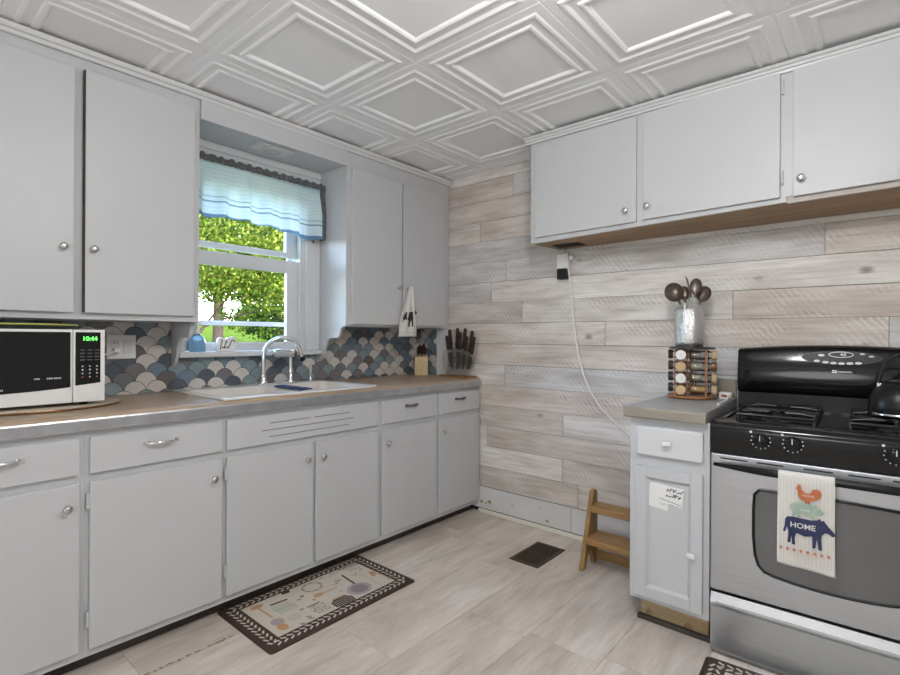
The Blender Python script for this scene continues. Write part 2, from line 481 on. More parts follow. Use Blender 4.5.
mb.box(XW - .1, XR + .2, YR - .1, YB + .1, ZC + .03, ZC + .1)
struct('ceiling', mb, ['ceil'], normals=False)

# window wall with its opening
WY0, WY1, WZ0, WZ1 = 1.090, 1.845, 1.125, 2.16
mb = MB(); xo = XW - .16
mb.box(xo, XW, YR - .1, WY0, -.05, ZC + .02).box(xo, XW, WY1, YB + .1, -.05, ZC + .02)
mb.box(xo, XW, WY0, WY1, -.05, WZ0).box(xo, XW, WY0, WY1, WZ1, ZC + .02)
struct('wall_left', mb, ['wall'])
mb = MB(); mb.box(XR, XR + .1, YR - .1, YB + .1, -.05, ZC + .02); struct('wall_right', mb, ['wall'])
mb = MB(); mb.box(XW, XR, YR - .1, YR, -.05, ZC + .02); struct('wall_rear', mb, ['wall'])

# whitewashed plank wall
mb = MB(); rr = random.Random(21); P = .1444
fix = {0: [(-1.45, .93)], 1: [(-1.556, .3)], 3: [(-1.555, .62)], 5: [(-2.0, 0)], 7: [(-1.281, 0), (.0, 0)], 8: [(-1.863, .45), (-.602, .95)], 9: [(.3, 0)], 10: [(-.225, .5)], 11: [(.25, .6)],
       12: [(-2.22, .88)], 14: [(-1.941, .9)]}
tints = {(7, 0): .92, (7, 1): .45, (8, 0): .1, (8, 1): .3, (10, 0): .6, (10, 1): .62, (9, 0): .6, (6, 0): .5, (11, 0): .58, (13, 0): .45, (14, 0): .48, (12, 0): .86, (12, 1): .44, (0, 0): .12, (5, 0): .3, (4, 0): .87, (2, 0): .3}
for k in range(0, 16):
    z0 = .185 + P * k; z1 = min(z0 + P, ZC + .02)
    cuts = sorted([c[0] for c in fix.get(k, [])])
    if not cuts: cuts = [-2.4 + rr.random() * 1.6]
    while cuts[-1] < XR - .4: cuts.append(cuts[-1] + 1.7 + rr.random() * .9)
    while cuts[0] > XW + 1.7: cuts.insert(0, cuts[0] - 1.6 - rr.random() * .9)
    xs = [XW] + [c for c in cuts if XW + .05 < c < XR - .05] + [XR]
    for q, (x0, x1) in enumerate(zip(xs, xs[1:])):
        dy = rr.random() * .0022; dz = (rr.random() - .5) * .0015
        mb.box(x0 + .0011, x1 - .0011, YB + dy, YB + .02, z0 + .0012, z1 - .0010 + dz, 0, a=tints.get((k, q), .02 + rr.random() * .82) + .012 * rr.random())
mb.box(XW - .1, XR + .1, YB + .014, YB + .12, -.05, ZC + .02, 1)
struct('wall_back', mb, ['plank', 'dark'], normals=False)
# painted boards below the planks, with bare knots
mb = MB()
for x0, x1 in ((-2.30, -1.4945), (-1.491, -.8), (-.797, XR)):
    mb.box(x0, x1, YB - .004, YB + .013, .03, .174)
rr = random.Random(9)
for x, z, r in ((-2.19, .075, .013), (-2.12, .085, .016), (-2.15, .07, .008), (-1.93, .10, .006), (-1.66, .06, .012), (-1.72, .13, .005), (-1.35, .11, .009)):
    mb.flat([(x + r * cos(t * pi / 5) * (1 + .3 * rr.random()), z + .8 * r * sin(t * pi / 5)) for t in range(10)], .0007, 1, TY(YB - .004))
struct('baseboard_back', mb, ['baseb', 'knot'])
mb = MB(); mb.box(-2.21, -.88, YB - .018, YB - .0045, 0, .027); struct('trim_1', mb, ['cream'], bevel=.004)
mb = MB(); mb.box(-2.3, -.87, YB - .007, YB - .0005, .1745, .1835); struct('trim_2', mb, ['trim'])

# crown strip over the window-wall cupboards, fascia and soffit over the window
mb = MB()
mb.prism([(-2.512, 2.372), (-2.496, 2.372), (-2.490, 2.384), (-2.480, 2.388), (-2.474, 2.400), (-2.474, 2.405), (-2.512, 2.405)], 'y', -.2, 2.895)
struct('trim_3', mb, ['trim'])
mb = MB()
mb.box(-2.518, -2.500, 1.068, 1.938, 2.280, 2.404); mb.box(XW + .002, -2.519, 1.068, 1.938, 2.286, 2.298)
struct('trim_4', mb, ['white'])
t = Thing('recessed_spotlight', 'square white recessed light fitting with round lens under the board above the window', 'light', (-2.615, 1.505, 2.28))
mb = MB(); mb.box(-2.675, -2.555, 1.40, 1.61, 2.279, 2.2855); t.part('plate', mb, ['trim'], bevel=.003)
mb = MB(); mb.lathe([(.052, 2.2788), (.052, 2.272), (.047, 2.270), (.044, 2.274), (.03, 2.270), (.012, 2.268)], (-2.615, 1.505, 0), n=28); t.part('lens', mb, ['lens'], smooth=40)

# the window: casing, jamb, two sashes, storm frame, stool
mb = MB()   # side and head casing as one frame
for y0, y1 in ((1.070, 1.105), (1.838, 1.938)): mb.box(XW + .001, XW + .022, y0, y1, 1.156, 2.285)
mb.box(XW + .001, XW + .022, 1.105, 1.838, 2.150, 2.285)
mb.box(XW + .022, XW + .034, 1.07, 1.938, 2.245, 2.285); mb.box(XW + .022, XW + .029, 1.07, 1.938, 2.222, 2.240); mb.box(XW + .022, XW + .030, 1.105, 1.838, 2.150, 2.170)
win = struct('window_1', mb, ['trim'], bevel=.003)
mb = MB()   # jamb lining and stops
for y0, y1 in ((WY0, WY0 + .018), (WY1 - .018, WY1)): mb.box(xo, XW + .0, y0, y1, WZ0, WZ1)
mb.box(xo, XW, WY0 + .018, WY1 - .018, WZ1 - .018, WZ1)
for y0, y1 in ((1.109, 1.122), (1.811, 1.827)): mb.box(-2.838, -2.806, y0, y1, 1.157, 2.142)
struct('window_jamb', mb, ['trim'], parent=win, bevel=.002)
def sash(name, x0, x1, y0, y1, z0, z1, st, br, tr):
    mb = MB()
    mb.box(x0, x1, y0, y0 + st, z0, z1).box(x0, x1, y1 - st, y1, z0, z1)
    mb.box(x0, x1, y0 + st, y1 - st, z0, z0 + br).box(x0, x1, y0 + st, y1 - st, z1 - tr, z1)
    s = struct(name, mb, ['sash'], parent=win, bevel=.003)
    g = MB(); xm = (x0 + x1) / 2; g.box(xm - .002, xm + .002, y0 + st - .004, y1 - st + .004, z0 + br - .004, z1 - tr + .004)
    struct(name + '_glass', g, ['glass'], parent=s)
    return s
low = sash('lower_sash', -2.872, -2.840, 1.110, 1.824, 1.157, 1.712, .085, .048, .078)
upp = sash('upper_sash', -2.906, -2.875, 1.110, 1.824, 1.735, 2.140, .070, .034, .06)
mb = MB(); mb.box(-2.8395, -2.832, 1.50, 1.60, 1.188, 1.196); struct('sash_lift', mb, ['sash'], parent=low, bevel=.002)
mb = MB()   # storm frame with its cross bars
mb.box(-2.945, -2.925, 1.110, 1.140, 1.13, 2.14).box(-2.945, -2.925, 1.795, 1.824, 1.13, 2.14)
mb.box(-2.945, -2.925, 1.140, 1.795, 1.302, 1.328).box(-2.945, -2.925, 1.140, 1.795, 1.13, 1.15).box(-2.945, -2.925, 1.140, 1.795, 2.1, 2.14)
struct('storm_frame', mb, ['sash'], parent=win, bevel=.002)
mb = MB(); mb.box(-2.945, XW + .0, 1.109, 1.827, 1.126, 1.155); mb.box(XW + .001, XW + .052, 1.072, 1.936, 1.126, 1.155)
struct('window_stool', mb, ['trim'], parent=win, bevel=.006)
mb = MB(); mb.cyl((XW + .0222, 1.885, 1.845), (XW + .026, 1.885, 1.845), .006); mb.cyl((XW + .0222, 1.885, 1.835), (XW + .03, 1.885, 1.835), .003)
struct('window_latch', mb, ['darkmetal'], parent=win)

# fish-scale tile
mb = MB()
PAL = [0, 3, 1, 0, 2, 3, 0, 1, 4, 3, 0, 5, 2, 1, 0, 4]
def scales(axis, a0, a1, zlo, zhi, face, sgn, rowbase=0):
    r, W, P = .0485, .0985, .0445
    nrow = 11
    for k in range(nrow):
        zc = .925 + k * P
        f = face + sgn * (nrow - k) * .0008
        n0 = int(a0 / W) - 2
        for i in range(n0, int(a1 / W) + 3):
            c = (i + (.5 if k % 2 else 0)) * W + .045
            if c + r < a0 or c - r > a1: continue
            for rad, dx, mi in ((r, 0, 6), (r - .0026, .0007, PAL[(i * 7919 + k * 104729 + i * k * 31 + (i * i * 17 + k * k * 13)) % 9973 % len(PAL)])):
                pts = [(min(max(c + rad * cos(t), a0), a1), min(max(zc + rad * sin(t), zlo), zhi)) for t in [pi * q / 16 for q in range(17)]] + [(min(max(c + sx * rad, a0), a1), min(max(zc - .042, zlo), zhi)) for sx in (-1, 1)]
                cl = []
                for p in pts:
                    if not cl or (abs(p[0] - cl[-1][0]) + abs(p[1] - cl[-1][1])) > 1e-4: cl.append(p)
                zs = [p[1] for p in cl]; us = [p[0] for p in cl]
                if len(cl) < 4 or max(zs) - min(zs) < .002 or max(us) - min(us) < .002: continue
                d0, d1 = f + sgn * dx - sgn * .0008, f + sgn * dx
                if axis == 'y': mb.prism(cl, 'x', d0, d1, mi)
                else: mb.prism(cl, 'y', d0, d1, mi)
scales('y', .03, 1.0475, .954, 1.304, XW + .0015, 1)
scales('y', 1.0475, 1.0675, .954, 1.0765, XW + .0015, 1)
scales('y', 1.0675, 1.932, .954, 1.124, XW + .0015, 1)
scales('y', 1.932, 1.9505, .954, 1.0765, XW + .0015, 1)
scales('y', 1.9505, 2.890, .954, 1.304, XW + .0015, 1)
mb.box(XW + .0002, XW + .001, .03, 1.046, .954, 1.304, 6).box(XW + .0002, XW + .001, 1.068, 1.93, .954, 1.124, 6).box(XW + .0002, XW + .001, 1.95, 2.89, .954, 1.304, 6)
scales('x', XW + .012, -2.617, .954, 1.300, YB - .0065, -1)
mb.box(XW + .012, -2.617, YB - .0075, YB - .0045, .954, 1.300, 6)
struct('wall_tile', mb, ['t_cream', 't_grey', 't_navy', 't_teal', 't_blue', 't_taupe', 'grout'], normals=False)

# ------------------------------------------------------------------ outdoors
mb = MB()
def lz(x): return -.55 + max(0, (-x - 8)) * .060
nx = 24
mb.sheet(lambda u, v: (-3.2 - 60 * u * u, -25 + 90 * v, lz(-3.2 - 60 * u * u) + .25 * sin(v * 23) * u), nx, 24)
struct('lawn', mb, ['lawn'], smooth=60)
def leaves(mb, c, r, n, size, rng, lo=0.0, squash=None):
    for i in range(n):
        # leaf clumps over an uneven crown
        while True:
            p = Vector((rng.uniform(-1, 1), rng.uniform(-1, 1), rng.uniform(-1, 1)))
            if .35 < p.length < 1: break
        p = Vector((c[0] + p.x * r[0], c[1] + p.y * r[1], c[2] + p.z * r[2]))
        for q in range(4):
            o = p + Vector((rng.gauss(0, 1), rng.gauss(0, 1), rng.gauss(0, .7))) * size * 1.6
            a = Vector((rng.gauss(0, 1), rng.gauss(0, 1), rng.gauss(0, 1))).normalized()
            b = a.orthogonal().normalized(); s = size * rng.uniform(.6, 1.3)
            mb.add([o - a * s, o - b * s * .5 + a * s * .1, o + a * s, o + b * s * .5 + a * s * .1], [(0, 1, 2, 3)], 0, None, min(.99, max(.02, lo + rng.random() * .75)))
def tree(name, label, base, trunk, crowns, group, seed, lo):
    rng = random.Random(seed)
    t = Thing(name, label, 'tree', base, group=group)
    mb = MB()
    for pts, rads in trunk: mb.tube(pts, rads, 8)
    t.part('trunk', mb, ['bark'], smooth=60)
    mb = MB()
    for c, r, n, s in crowns: leaves(mb, c, r, n, s, rng, lo)
    t.part('foliage', mb, ['leaf'], normals=False)
tree('shade_tree', 'broad bright green tree with bare grey limbs, closest outside the window', (-12, 4.6, lz(-12)),
     [([(-12, 4.6, -.45), (-12, 4.75, .8), (-12, 5.2, 1.45), (-11.9, 5.6, 2.0), (-11.8, 6.2, 2.9)], [.16, .11, .035, .027, .015]),
      ([(-12, 5.2, 1.45), (-11.8, 5.7, 1.68), (-11.5, 6.1, 1.8), (-11.2, 6.4, 2.1)], [.026, .02, .016, .01]),
      ([(-12, 4.75, .8), (-12.2, 4.3, 2.0), (-12.2, 3.8, 3.5)], [.1, .07, .03])],
     [((-11.6, 5.4, 3.55), (1.5, 1.7, 1.55), 3600, .045), ((-11.9, 5.15, 2.5), (.6, .8, .55), 420, .045), ((-13.2, 6.55, 1.75), (.4, .5, .35), 150, .045), ((-11.2, 6.7, 3.05), (1.3, 1.35, 1.3), 2600, .045), ((-12, 4.2, 3.6), (1.4, 1.2, 1.3), 500, .06),
      ((-11.8, 6.2, 5.2), (1.8, 2.2, 1.4), 1500, .055)], 'trees outside the window', 4, .22)
tree('yard_tree', 'darker full tree behind the bright one, seen at the right of the window', (-19, 11.2, lz(-19)),
     [([(-19, 11.2, -.1), (-19, 11.2, 2.5)], [.25, .15])],
     [((-19, 11.4, 2.9), (1.5, 1.7, 2.2), 2600, .075), ((-20, 10.6, 1.95), (.7, .55, .6), 420, .07)], 'trees outside the window', 7, -.22)
tree('tall_tree', 'tall pale tree far back, seen under the valance', (-26, 12, lz(-26)),
     [([(-26, 12, .2), (-26, 12, 5)], [.3, .2])],
     [((-26, 13.5, 6.4), (3, 4, 3.2), 1300, .2), ((-26, 9.5, 7.5), (3, 3.5, 3), 900, .2)], 'trees outside the window', 12, .0)
# ------------------------------------------------------------------ window-wall cupboards
ZT = .952
def knob(thing, door, x, y, z, m='nickel', r=.0145, ax=(1, 0, 0)):
    mb = MB(); pr = [(.006, 0), (.005, .010), (r * .8, .014), (r, .019), (r * .9, .024), (r * .45, .027)]
    if ax[0]: mb.lathe([(a, x + b) for a, b in pr], (0, y, z), 'x', 18)
    else: mb.lathe([(a, y - b) for a, b in pr], (x, 0, z), 'y', 18)
    return thing.part('knob', mb, [m], door, smooth=50)
def hinge(thing, door, x, y, z, h=.05, w=.010):
    mb = MB(); mb.box(x - .004, x + .003, y - w / 2, y + w / 2, z - h / 2, z + h / 2); mb.cyl((x + .002, y, z - h / 2 - .003), (x + .002, y, z + h / 2 + .003), .0035, n=8)
    return thing.part('hinge', mb, ['white'], door)
def pull(thing, d, x, y, z, w, m):
    mb = MB()
    mb.tube([(x, y - w / 2, z), (x + .018, y - w * .42, z), (x + .026, y - w * .2, z), (x + .027, y, z), (x + .026, y + w * .2, z), (x + .018, y + w * .42, z), (x, y + w / 2, z)], [.004, .005, .006, .0085, .006, .005, .004], 10)
    mb.box(x - .0005, x + .003, y - w / 2 - .012, y - w / 2 + .012, z - .007, z + .007).box(x - .0005, x + .003, y + w / 2 - .012, y + w / 2 + .012, z - .007, z + .007)
    return thing.part('pull_handle', mb, [m], d, smooth=50)

FXF, FXD = -2.222, -2.204    # face frame front, door front
def base_body(t, y0, y1, openings, right_end=False):
    mb = MB()
    zs = (.062, .915)
    mb.box(-2.79, FXF - .019, y0 + .001, y0 + .016, *zs).box(-2.79, FXF - .019, y1 - .016, y1 - .001, *zs)
    mb.box(-2.79, FXF - .019, y0 + .016, y1 - .016, .062, .078); mb.box(-2.79, -2.782, y0 + .016, y1 - .016, .078, .90)
    # face frame with its openings closed by the doors
    mb.box(FXF - .019, FXF, y0 + .0002, y1 - .0002, *zs)
    b = t.part('body', mb, ['white'])
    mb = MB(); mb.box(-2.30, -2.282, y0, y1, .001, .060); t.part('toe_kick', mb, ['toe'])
    return b
def slab_door(t, y0, y1, z0, z1, name='door', lean=0.0):
    mb = MB()
    mb.hexa([(FXF + .0008, y0, z0), (FXD, y0, z0), (FXF + .0008, y1, z0), (FXD, y1, z0), (FXF + .0008, y0, z1), (FXD, y0, z1), (FXF + .0008, y1, z1), (FXD, y1, z1)])
    return t.part(name, mb, ['white'], bevel=.0035)

units = [
    ('white base cabinet cut off at the left edge, below the microwave', .02, .540, [(.05, .522)], 'right', 'chrome'),
    ('white base cabinet with a wide chrome drawer pull, left of the sink cabinet', .540, 1.050, [(.553, 1.040)], 'right', 'chrome'),
    ('wide white sink cabinet with two doors and a slotted panel', 1.050, 1.952, [(1.061, 1.504), (1.522, 1.938)], 'mid', 'nickel'),
    ('white base cabinet with a dark drawer pull, right of the sink cabinet', 1.952, 2.444, [(1.970, 2.427)], 'left', 'darkmetal'),
    ('white base cabinet at the end against the plank wall', 2.444, 2.894, [(2.462, 2.886)], 'left', 'darkmetal')]
for n, (lab, y0, y1, doors, kside, met) in enumerate(units):
    t = Thing('sink_cabinet' if n == 2 else 'base_cabinet', lab, 'cabinet', (-2.5, (y0 + y1) / 2, 0), group='white base cabinets under the window')
    base_body(t, y0, y1, doors)
    for q, (a, b) in enumerate(doors):
        d = slab_door(t, a, b, .092, .705)
        right = kside == 'right' or (kside == 'mid' and q == 0)
        knob(t, d, FXD, (b - .040) if right else (a + .036), .624, 'nickel' if n != 3 and n != 4 else 'nickel')
        hy = a - .005 if right else b + .005
        for hz in (.635, .205): hinge(t, d, FXF + .012, hy, hz)
    if n == 2:
        mb = MB(); mb.box(FXF + .0008, FXD, 1.061, 1.938, .735, .868)
        p = t.part('false_panel', mb, ['white'], bevel=.0035)
        mb = MB()
        for z, segs in ((.832, [(1.265, 1.486), (1.508, 1.732)]), (.800, [(1.222, 1.760)]), (.768, [(1.262, 1.724)])):
            for a, b in segs: mb.box(FXD + .0002, FXD + .0012, a, b, z - .002, z + .002)
        t.part('vent_slot', mb, ['slot'], p)
    else:
        a, b = doors[0]
        mb = MB(); mb.box(FXF + .0008, FXD, a, b, .735, .868)
        d = t.part('drawer', mb, ['white'], bevel=.0035)
        if n < 2: pull(t, d, FXD, .30 if n == 0 else .790, .818, .105, 'chrome')
        else: pull(t, d, FXD, 2.205 if n == 3 else 2.668, .826, .085, 'darkmetal')

# countertop with an opening for the sink
SX0, SX1, SY0, SY1 = -2.788, -2.219, 1.050, 1.935
mb = MB(); h0, h1 = .9165, ZT
def nose(y0, y1):
    mb.prism([(-2.228, h0), (-2.212, h0), (-2.204, .928), (-2.205, .938), (-2.211, .946), (-2.224, ZT), (-2.228, ZT)], 'y', y0, y1)
nose(.02, 2.896)
ix0, ix1, iy0, iy1 = SX0 + .02, SX1 - .02, SY0 + .02, SY1 - .02
mb.box(-2.797, -2.228, .02, iy0, h0, h1).box(-2.797, -2.228, iy1, 2.896, h0, h1).box(-2.797, ix0, iy0, iy1, h0, h1).box(ix1, -2.228, iy0, iy1, h0, h1)
t = Thing('countertop', 'brown laminate countertop with aluminium front edge under the window', 'countertop', (-2.5, 1.45, h0))
t.part('slab', mb, ['counter'])
mb = MB(); mb.prism([(-2.2035, .892), (-2.1975, .892), (-2.1955, .898), (-2.1955, .932), (-2.1985, .938), (-2.2035, .938)], 'y', .02, 2.896)
t.part('edge_strip', mb, ['alu'])

# upper cupboards on the window wall
UF, UD = -2.514, -2.495
def upper_body(t, y0, y1, zb=1.306):
    mb = MB()
    mb.box(-2.797, UF - .018, y0, y0 + .016, zb, 2.400).box(-2.797, UF - .018, y1 - .016, y1, zb, 2.400)
    mb.box(-2.797, UF - .018, y0 + .016, y1 - .016, zb + .006, zb + .02).box(-2.797, -2.79, y0 + .016, y1 - .016, zb + .02, 2.38)
    mb.box(UF - .018, UF, y0, y1, zb, 2.400)
    return t.part('body', mb, ['white'])
t = Thing('wall_cabinet', 'white two-door wall cupboard left of the window, above the microwave', 'cabinet', (-2.65, .55, 1.306), group='wall cupboards beside the window')
upper_body(t, .02, 1.066)
for a, b, ky, hy, lean in ((.05, .568, .530, None, 0), (.602, 1.038, .631, 1.045, .010)):
    mb = MB(); z0, z1 = 1.332, 2.325; xf = UD - .018
    mb.hexa([(xf + lean, a, z0), (UD + lean, a, z0), (xf, b, z0), (UD, b, z0), (xf + lean, a, z1), (UD + lean, a, z1), (xf, b, z1), (UD, b, z1)])
    d = t.part('door', mb, ['white'], bevel=.003)
    knob(t, d, UD + lean, ky, 1.594)
    if lean:
        mb = MB(); mb.box(UD - .012, UD + lean - .001, a - .0045, a - .0003, z0 + .002, z1 - .002); t.part('dark_edge', mb, ['toe'], d, label='dark strip along the door edge')  # thin dark strip down the left edge of the leaning door
    if hy:
        for hz in (2.24, 1.43): hinge(t, d, UF + .010, hy, hz)
def bracket(t, y0, y1):
    pts = [(-2.516, 1.3055), (-2.545, 1.300), (-2.565, 1.285), (-2.575, 1.255), (-2.590, 1.236), (-2.615, 1.230), (-2.645, 1.232), (-2.680, 1.228), (-2.706, 1.210), (-2.722, 1.180),
           (-2.735, 1.140), (-2.752, 1.105), (-2.775, 1.083), (-2.797, 1.078), (-2.797, 1.3055)]
    mb = MB(); mb.prism(pts, 'y', y0, y1); t.part('scrolled_bracket', mb, ['white'], bevel=.002)
bracket(t, 1.049, 1.066)
t = Thing('wall_cabinet', 'white two-door wall cupboard right of the window, in the corner', 'cabinet', (-2.65, 2.42, 1.306), group='wall cupboards beside the window')
upper_body(t, 1.941, 2.896)
for a, b, ky, hy in ((1.975, 2.396, 2.362, 1.968), (2.410, 2.838, 2.448, 2.845)):
    mb = MB(); mb.box(UD - .018, UD, a, b, 1.318, 2.282); d = t.part('door', mb, ['white'], bevel=.003)
    knob(t, d, UD, ky, 1.568, 'nickel', .013)
    for hz in (2.18, 1.42): hinge(t, d, UF + .006, hy, hz, .04)
bracket(t, 1.941, 1.958)
mb = MB(); mb.box(-2.615, -2.506, YB - .022, YB - .006, .953, 1.304); t.part('end_filler', mb, ['trim'], bevel=.002)

# ------------------------------------------------------------------ wall cabinet over the range
t = Thing('range_wall_cabinet', 'long white three-door wall cabinet with brown underside over the range', 'cabinet', (-.6, 2.74, 1.80))
X0, X1, YF, YD = -1.592, .33, 2.568, 2.550
mb = MB()
mb.box(X0, X0 + .018, YF + .02, 2.893, 1.797, 2.385).box(X1 - .018, X1, YF + .02, 2.893, 1.83, 2.385)
mb.box(X0 + .018, X1 - .018, YF + .02, 2.893, 2.37, 2.385).box(X0 + .018, X1 - .018, 2.885, 2.893, 1.82, 2.37)
mb.hexa([(X0, YF, 1.789), (-.332, YF, 1.822), (X0, YF + .0195, 1.789), (-.332, YF + .0195, 1.822), (X0, YF, 2.385), (-.332, YF, 2.385), (X0, YF + .0195, 2.385), (-.332, YF + .0195, 2.385)])
mb.hexa([(-.332, YF, 1.846), (X1, YF, 1.852), (-.332, YF + .0195, 1.846), (X1, YF + .0195, 1.852), (-.332, YF, 2.385), (X1, YF, 2.385), (-.332, YF + .0195, 2.385), (X1, YF + .0195, 2.385)])
t.part('body', mb, ['white'])
for a, b, z0, z1, kx, kz, hx in ((-1.556, -.968, 1.822, 2.360, -1.018, 1.888, None), (-.934, -.354, 1.836, 2.372, -.911, 1.896, -.347), (-.308, .300, 1.842, 2.380, -.279, 1.908, None)):
    mb = MB(); s = .010
    mb.hexa([(a, YD, z0 - s / 2), (b, YD, z0 + s / 2), (a, YF - .001, z0 - s / 2), (b, YF - .001, z0 + s / 2), (a, YD, z1 - s), (b, YD, z1), (a, YF - .001, z1 - s), (b, YF - .001, z1)])
    d = t.part('door', mb, ['white'], bevel=.003)
    knob(t, d, kx, YD, kz, 'chrome', .0165, (0, 1, 0))
    if hx:
        for hz in (2.31, 1.926):
            mb = MB(); mb.box(hx - .005, hx + .005, YF - .008, YF - .001, hz - .03, hz + .03); mb.cyl((hx, YF - .008, hz - .03), (hx, YF - .008, hz + .03), .0035, n=8)
            t.part('hinge', mb, ['white'], d)
mb = MB()
mb.hexa([(X0 + .002, YF + .021, 1.791), (X1, YF + .021, 1.836), (X0 + .002, 2.893, 1.796), (X1, 2.893, 1.803), (X0 + .002, YF + .021, 1.797), (X1, YF + .021, 1.842), (X0 + .002, 2.893, 1.802), (X1, 2.893, 1.809)])
u = t.part('underside', mb, ['ply'])
mb = MB(); mb.hexa([(X, Y, Z) for Z in (1.7885, 1.7905) for Y in (2.70, 2.80) for X in (-1.53, -1.36)]); t.part('cutout', mb, ['dark'], u)
mb = MB(); mb.hexa([(-.330, YF, 1.815), (X1, YF, 1.825), (-.330, YF + .019, 1.815), (X1, YF + .019, 1.825), (-.330, YF, 1.8455), (X1, YF, 1.8515), (-.330, YF + .019, 1.8455), (X1, YF + .019, 1.8515)])
t.part('batten', mb, ['lightwood'])
mb = MB()
cp = [(YF - .001, 2.368), (YF - .012, 2.368), (YF - .014, 2.378), (YF - .022, 2.381), (YF - .026, 2.390), (YF - .036, 2.392), (YF - .042, 2.399), (YF - .042, 2.402), (YF - .001, 2.402)]
mb.prism(cp, 'x', X0 - .030, X1)
mb.prism([(X0 - .0005 - (YF - .001 - y), z) for y, z in cp], 'y', YF - .001, 2.893)
t.part('crown_moulding', mb, ['trim'])

# ------------------------------------------------------------------ small cabinet left of the range
t = Thing('base_cabinet', 'narrow white base cabinet with taped note, left of the range', 'cabinet', (-.70, 2.55, 0))
x0, x1, yf, yd = -.862, -.540, 2.222, 2.203
mb = MB()
mb.box(x0, x0 + .016, yf + .019, 2.892, .11, .900).box(-.580, -.565, yf + .019, 2.892, .11, .900)
mb.box(x0 + .016, -.581, yf + .019, 2.892, .11, .125).box(x0 + .016, -.581, 2.885, 2.892, .125, .90)
mb.box(x0, x1, yf, yf + .019, .108, .900)
t.part('body', mb, ['white'], bevel=.002)
mb = MB(); mb.box(-.829, -.561, yd, yf - .0008, .737, .862)
d = t.part('drawer', mb, ['trim'], bevel=.008, seg=3)
def sqknob(x, z, d):
    mb = MB(); mb.box(x - .005, x + .005, yd - .014, yd, z - .005, z + .005); mb.box(x - .016, x + .016, yd - .026, yd - .013, z - .010, z + .010)
    t.part('knob', mb, ['capwhite'], d, bevel=.004)
sqknob(-.697, .803, d)
mb = MB(); a, b, z0, z1, s = -.831, -.562, .131, .692, .046
mb.box(a, a + s, yd, yf - .0008, z0, z1).box(b - s, b, yd, yf - .0008, z0, z1).box(a + s, b - s, yd, yf - .0008, z0, z0 + s).box(a + s, b - s, yd, yf - .0008, z1 - s, z1)
i0, i1, j0, j1, c = a + s, b - s, z0 + s, z1 - s, .012
mb.add([(i0, yd, j0), (i1, yd, j0), (i1, yd, j1), (i0, yd, j1), (i0 + c, yd + .010, j0 + c), (i1 - c, yd + .010, j0 + c), (i1 - c, yd + .010, j1 - c), (i0 + c, yd + .010, j1 - c)],
       [(0, 1, 5, 4), (1, 2, 6, 5), (2, 3, 7, 6), (3, 0, 4, 7), (4, 5, 6, 7)])
d = t.part('door', mb, ['white'], bevel=.0025); sqknob(-.599, .366, d)
mb = MB(); mb.box(x0 + .03, x1 - .017, 2.285, 2.30, .004, .107)
for xx, w, h in ((-.80, .03, .05), (-.635, .04, .045)):
    mb.flat([(xx - w / 2, .012), (xx + w / 2, .008), (xx + w * .35, h * .8), (xx, h), (xx - w * .4, h * .7)], .0006, 1, TY(2.285))
k = t.part('kick_board', mb, ['toewood', 'ply'])
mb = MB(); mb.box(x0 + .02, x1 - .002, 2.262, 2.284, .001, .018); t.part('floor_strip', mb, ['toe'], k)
t = Thing('small_countertop', 'grey laminate countertop piece with tan edge, left of the range', 'countertop', (-.71, 2.54, .901))
mb = MB(); mb.prism([(-.880, 2.199), (-.5475, 2.199), (-.578, 2.892), (-.880, 2.892)], 'z', .9015, .944); t.part('slab', mb, ['greyc'])
mb = MB(); mb.prism([(2.1985, .898), (2.190, .898), (2.186, .904), (2.186, .937), (2.190, .9435), (2.1985, .9435)], 'x', -.880, -.5475); t.part('front_edge', mb, ['tanedge'])
mb = MB(); mb.box(-.700, -.580, 2.872, 2.892, .9445, 1.035); t.part('backsplash', mb, ['tanedge'], bevel=.004)
# taped notes
def scribble(mb, x0, x1, z, h, w, T, seed, mi):
    r = random.Random(seed); x = x0
    while x < x1:
        ww = h * r.uniform(.4, .75); pts = [(x + ww * r.random(), z + h * r.random()) for _ in range(4)]
        mb.stroke([(x, z)] + pts[:2] + [(x + ww, z + h * r.random())], w, .0005, mi, T); x += ww + h * .22
t = Thing('note_paper', 'white note with two lines of dark capitals taped to the narrow cabinet door', 'note', (-.70, 2.2118, .60))
T = Matrix.Translation((-.70, 2.2085, .585)) @ Matrix.Rotation(radians(4), 4, 'Y') @ FY
mb = MB(); mb.flat([(-.012, -.035), (.062, -.038), (.064, .040), (-.012, .040)], 0, 0, T)
for i, z in enumerate((.016, -.006)): scribble(mb, -.003, .055, z, .016, .0036, T, 3 + i, 1)
mb.stroke([(-.03, -.020), (.058, -.030)], .002, .0005, 1, T)
t.part('sheet', mb, ['capwhite', 'darkgrey'], normals=False)
t = Thing('note_paper', 'blank-looking white slip beneath the lettered note on the narrow cabinet door', 'note', (-.73, 2.2118, .57))
T = Matrix.Translation((-.735, 2.2105, .575)) @ Matrix.Rotation(radians(3), 4, 'Y') @ FY
mb = MB(); mb.flat([(-.042, -.050), (.040, -.056), (.042, .052), (-.040, .050)], 0, 0, T)
scribble(mb, .004, .034, -.034, .008, .0014, T, 8, 1)
t.part('sheet', mb, ['capwhite', 'grey'], normals=False)
